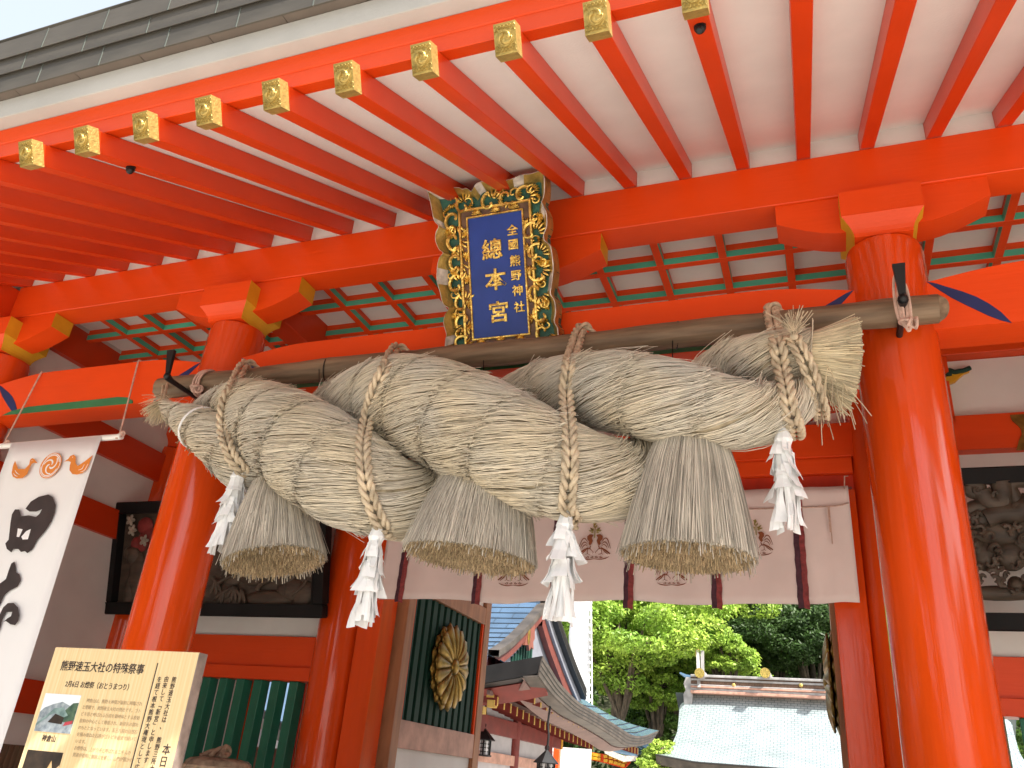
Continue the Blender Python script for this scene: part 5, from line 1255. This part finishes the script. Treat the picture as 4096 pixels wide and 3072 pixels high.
# ------------------------------------------------------------------ tall white nobori banner
nb = thing('tall_banner', 'tall blank white sunlit banner on a pole rising behind the hall roof', 'banner', (-9.3, 34, 0))
pr_ = spline([K(x, y, 'y', 34) for x, y in ((1112, -120), (1112, 60), (1116, 500), (1122, 1085))], 20); pr_ = np.vstack([pr_, pr_[-1] * (1, 1, 0)])
MB().tube(pr_[::-1], .035, 8).build('pole', 'plastic', nb, smooth=True)
rows = []
for i in range(30):
    t = i / 29; v = -120 + 1210 * t; r_ = K(1096 + 6 * t, v, 'y', 34); l_ = K((880 if v < 230 else 912) + 14 * math.sin(v * .012) + (0 if v < 700 else (v - 700) * .12), v, 'y', 34)
    rows.append([l_ * (1 - q) + r_ * q + np.array((0, .05 * math.sin(q * 5 + t * 6), 0)) for q in np.linspace(0, 1, 8)])
MB().grid(rows).build('banner_cloth', 'paper', nb, smooth=True, solid=.004, angle=180)
for i in range(14):
    v = 70 + i * 72; a = K(1092, v, 'y', 33.98); b = K(1118, v, 'y', 33.98); MB().box((a[0], a[1], a[2] - .05), (b[0], a[1] + .1, a[2] + .05)).build('loop', 'label', nb)
# ------------------------------------------------------------------ small red shrine beyond
rs = thing('red_shrine', 'small bright red shrine building with yellow tipped rafters beyond the hall eave', 'shrine', (-10.5, 46, 0))
rt = [K(x, y, 'y', 45) for x, y in ((1090, 1505), (1200, 1520), (1350, 1545), (1500, 1600))]; rb = [K(x, y, 'y', 45) for x, y in ((1090, 1580), (1200, 1600), (1350, 1640), (1440, 1665))]
MB().grid([rt, rb]).build('eave_beam', 'red', rs, solid=.1)
for r_, off in ((.25, 0), (.7, 1)):
    for k in range(9):
        t = (k + .3) / 9; a = spline(rt, 20)[int(t * 19)] * (1 - r_) + spline(rb, 20)[int(t * 19)] * r_; MB().box(a - (.10, .22, .07), a + (.10, -.05, .07)).build('rafter_tip', 'yellow', rs)
wt = [K(x, y, 'y', 44.6) for x, y in ((1240, 1480), (1320, 1500), (1420, 1540), (1560, 1545))]; wb = [K(x, y, 'y', 44.6) for x, y in ((1250, 1520), (1330, 1560), (1430, 1600), (1540, 1590))]
MB().grid([wt, wb]).build('roof_edge', 'chalk', rs, solid=.15)
MB().add([np.array(wt[0]), np.array(wt[-1]), np.array(wt[-1]) + (.5, 5, 1.5), np.array(wt[0]) + (-6, 5, 1.8)], [(0, 1, 2, 3)]).build('roof', 'roofblue', rs, solid=.1)
a, b = K(830, 1480, 'y', 44), K(1090, 1490, 'y', 44); box('wall_panel', (a[0] - .5, 44, 0), (b[0], 44.2, a[2] + .1), 'paper', rs, 0)
a, b = K(770, 1500, 'y', 43.9), K(822, 1500, 'y', 43.9); box('post', (a[0], 43.6, 0), (b[0], 43.9, a[2] + .3), 'red', rs, 0)
box('wall_panel', (-9.8, 45.6, 0), (-6, 45.8, 2.6), 'red_d', rs, 0)

# ------------------------------------------------------------------ pale storehouse glimpsed through the slats of the left bay
sh = thing('side_building', 'pale walled side building with dark curved roof seen through the green slats', 'building', (-11, 15, 0))
ws_ = zoomer(700, 2450, 2.667)
rc = [P(*ws_(x, y), 'y', 15.) for x, y in ((640, 900), (780, 1010), (930, 1110), (1050, 1200), (1200, 1290), (1340, 1350))]; rc = spline(rc, 20)
MB().grid([[q + (0, 0, .12) for q in rc], list(rc), [q + (.0, .6, -.35) for q in rc]]).build('eave_edge', 'roofline', sh, solid=.05)
MB().grid([[q + (0, 0, .13) for q in rc], [q + (-.3, 4, 1.2) for q in rc]]).build('roof', 'roofblue', sh, solid=.04)
box('wall', (rc[0][0] - 3, 19.2, 0), (rc[-1][0] - .2, 19.4, 5), 'plaster', sh, 0)

# ------------------------------------------------------------------ trees and wooded hill
def leaves(cl, n, size, m, name, parent, flat=.5, cone=None):
    cl = np.array(cl, float); wgt = (cl[:, 3] * cl[:, 4] * cl[:, 5]) ** .67; k = RNG.choice(len(cl), n, p=wgt / wgt.sum())
    d = RNG.normal(0, 1, (n, 3)); d /= np.linalg.norm(d, axis=1)[:, None]; r = RNG.uniform(.55, 1.05, n) ** .6
    c = cl[k, :3] + d * r[:, None] * cl[k, 3:6]
    nr = d * .6 + RNG.normal(0, .6, (n, 3)) + np.array((0, 0, flat)); nr /= np.linalg.norm(nr, axis=1)[:, None]
    a = np.cross(nr, RNG.normal(0, 1, (n, 3))); a /= np.linalg.norm(a, axis=1)[:, None]; b = np.cross(nr, a)
    s = size * RNG.uniform(.6, 1.35, n)[:, None]
    V = np.stack([c - a * s, c + b * s * .42 + nr * s * .12, c + a * s, c - b * s * .42 + nr * s * .12], 1).reshape(-1, 3)
    F = np.arange(n * 4).reshape(-1, 4)
    return numesh(name, V, F, [m], parent)
def tree(rx, rz, Y, R, label, m, n, size, seed, base=0., nclump=52, squash=.9, droop=0., trunk=True):
    rg = np.random.default_rng(seed); c = np.array((rx * Y, Y, 1.6 + rz * Y))
    n = int(n * 2.1); size *= .66
    t = thing('broadleaf_tree' if m != 'leaf_dark' else 'evergreen_tree', label, 'tree', (c[0], Y, base))
    tb = np.array((c[0] + rg.uniform(-.6, .6), Y + .4, base))
    tr = MB(); top = c + (0, 0, -R * .1)
    tr.tube(spline([tb, tb * .6 + top * .4 + rg.normal(0, .25, 3), top], 12), np.linspace(.30, .12, 12), 10); tr.build('trunk', 'bark', t, smooth=True)
    cl = []
    for k in range(nclump):
        d = rg.normal(0, 1, 3); d /= np.linalg.norm(d); d[2] = d[2] * .8 + .1; q = c + d * R * rg.uniform(.45, 1.0) * (1, 1, squash); s = R * rg.uniform(.13, .30)
        cl.append((*q, s * 1.15, s * 1.1, s * .62))
        if k % 4 == 0: MB().tube(spline([tb * .45 + top * .55, (top + q) / 2 + rg.normal(0, .2, 3), q], 7), np.linspace(.13, .03, 7), 6).build('limb', 'bark', t)
    leaves(cl, n, size, m, 'crown', t)
    return t
hl = MB(); rows = []
for i in range(24):
    y = 50 + i * 4.5; rows.append([(x, y, max(-.1, (y - 56) * .42) + 1.2 * math.sin(x * .11 + i * .4) * (i > 1) + (abs(x + 8) * .05 if i > 3 else 0) - .1 * (i < 2)) for x in np.linspace(-90, 90, 40)])
h = MB().grid(rows).build('wooded_hill', 'soil', None, smooth=True, angle=180); tag(h, 'steep dark hillside rising behind the shrine halls', kind='structure')
cl = []
for k in range(420):
    y = RNG.uniform(60, 100); x = RNG.uniform(-62, 46) ; z = max(0, (y - 56) * .42) + RNG.uniform(.5, 8.5); s = RNG.uniform(1.2, 3.0); cl.append((x, y, z, s, s, s * .8))
wd = leaves(cl, 90000, .34, 'leaf_dark', 'hill_forest', None); tag(wd, 'dense dark forest covering the hillside behind the halls', kind='stuff')
cl = [(q[0] * 1., q[1], q[2] + 1, q[3] * .6, q[4] * .6, q[5] * .5) for q in cl if RNG.random() < .35]
tag(leaves(cl, 24000, .30, 'leaf_mid', 'hill_foliage', None), 'lighter green foliage among the dark hillside forest', kind='stuff')
TR = [(-.315, .185, 46, 4.4, 'yellow green tree left of the white banner', 'leaf_fresh', 13000, .20),
      (-.238, .168, 46, 4.3, 'bright fresh leaved tree just right of the white banner', 'leaf_fresh', 15000, .19),
      (-.165, .160, 50, 5.2, 'large fresh green tree in the middle of the doorway view', 'leaf_fresh', 17000, .20),
      (-.155, .105, 52, 3.0, 'lower mid green tree above the left end of the pale roof', 'leaf_mid', 9000, .20),
      (-.195, .105, 48, 1.7, 'small yellow green tree lit against the dark trunks', 'leaf_fresh', 3600, .16),
      (-.205, .060, 50, 2.4, 'low green tree beside the hall eave tip', 'leaf_mid', 7000, .18),
      (-.185, .030, 41, 1.2, 'small sunlit shrub at the foot of the hall eave', 'leaf_fresh', 2600, .13),
      (-.100, .175, 52, 3.6, 'tall dark evergreen draped in creeper above the roof ridge', 'leaf_dark', 15000, .18),
      (-.065, .165, 54, 3.4, 'dark evergreen second from the right door jamb', 'leaf_dark', 15000, .18),
      (-.020, .170, 53, 3.6, 'dark evergreen beside the right door jamb', 'leaf_dark', 15000, .18),
      (-.110, .150, 47, 1.5, 'leafy fresh branch top reaching over the roof finial', 'leaf_fresh', 4200, .17),
      (.215, .075, 52, 4.5, 'green tree seen through the slats beside the right column', 'leaf_mid', 10000, .22)]
for i, a in enumerate(TR): tree(*a, 100 + i)

# unseen trees behind the camera, shaped with a gap to narrow the columns' reflected streak
cl = []
for k in range(260):
    az = RNG.uniform(-185, 5); 
    if -88 < az < -50: continue
    d_ = RNG.uniform(24, 36) if az < -44 else RNG.uniform(34, 46); a = math.radians(az); zt_ = (15 if az < -44 else 11) * RNG.uniform(.05, 1); s = RNG.uniform(2.0, 3.4)
    cl.append((-1.5 + d_ * math.cos(a), 4 + d_ * math.sin(a), zt_, s, s, s * .8))
tag(leaves(cl, 40000, .62, 'leaf_dark', 'unseen_trees', None), 'unseen dark tree mass behind the camera, shaped for the column reflections', kind='stuff')
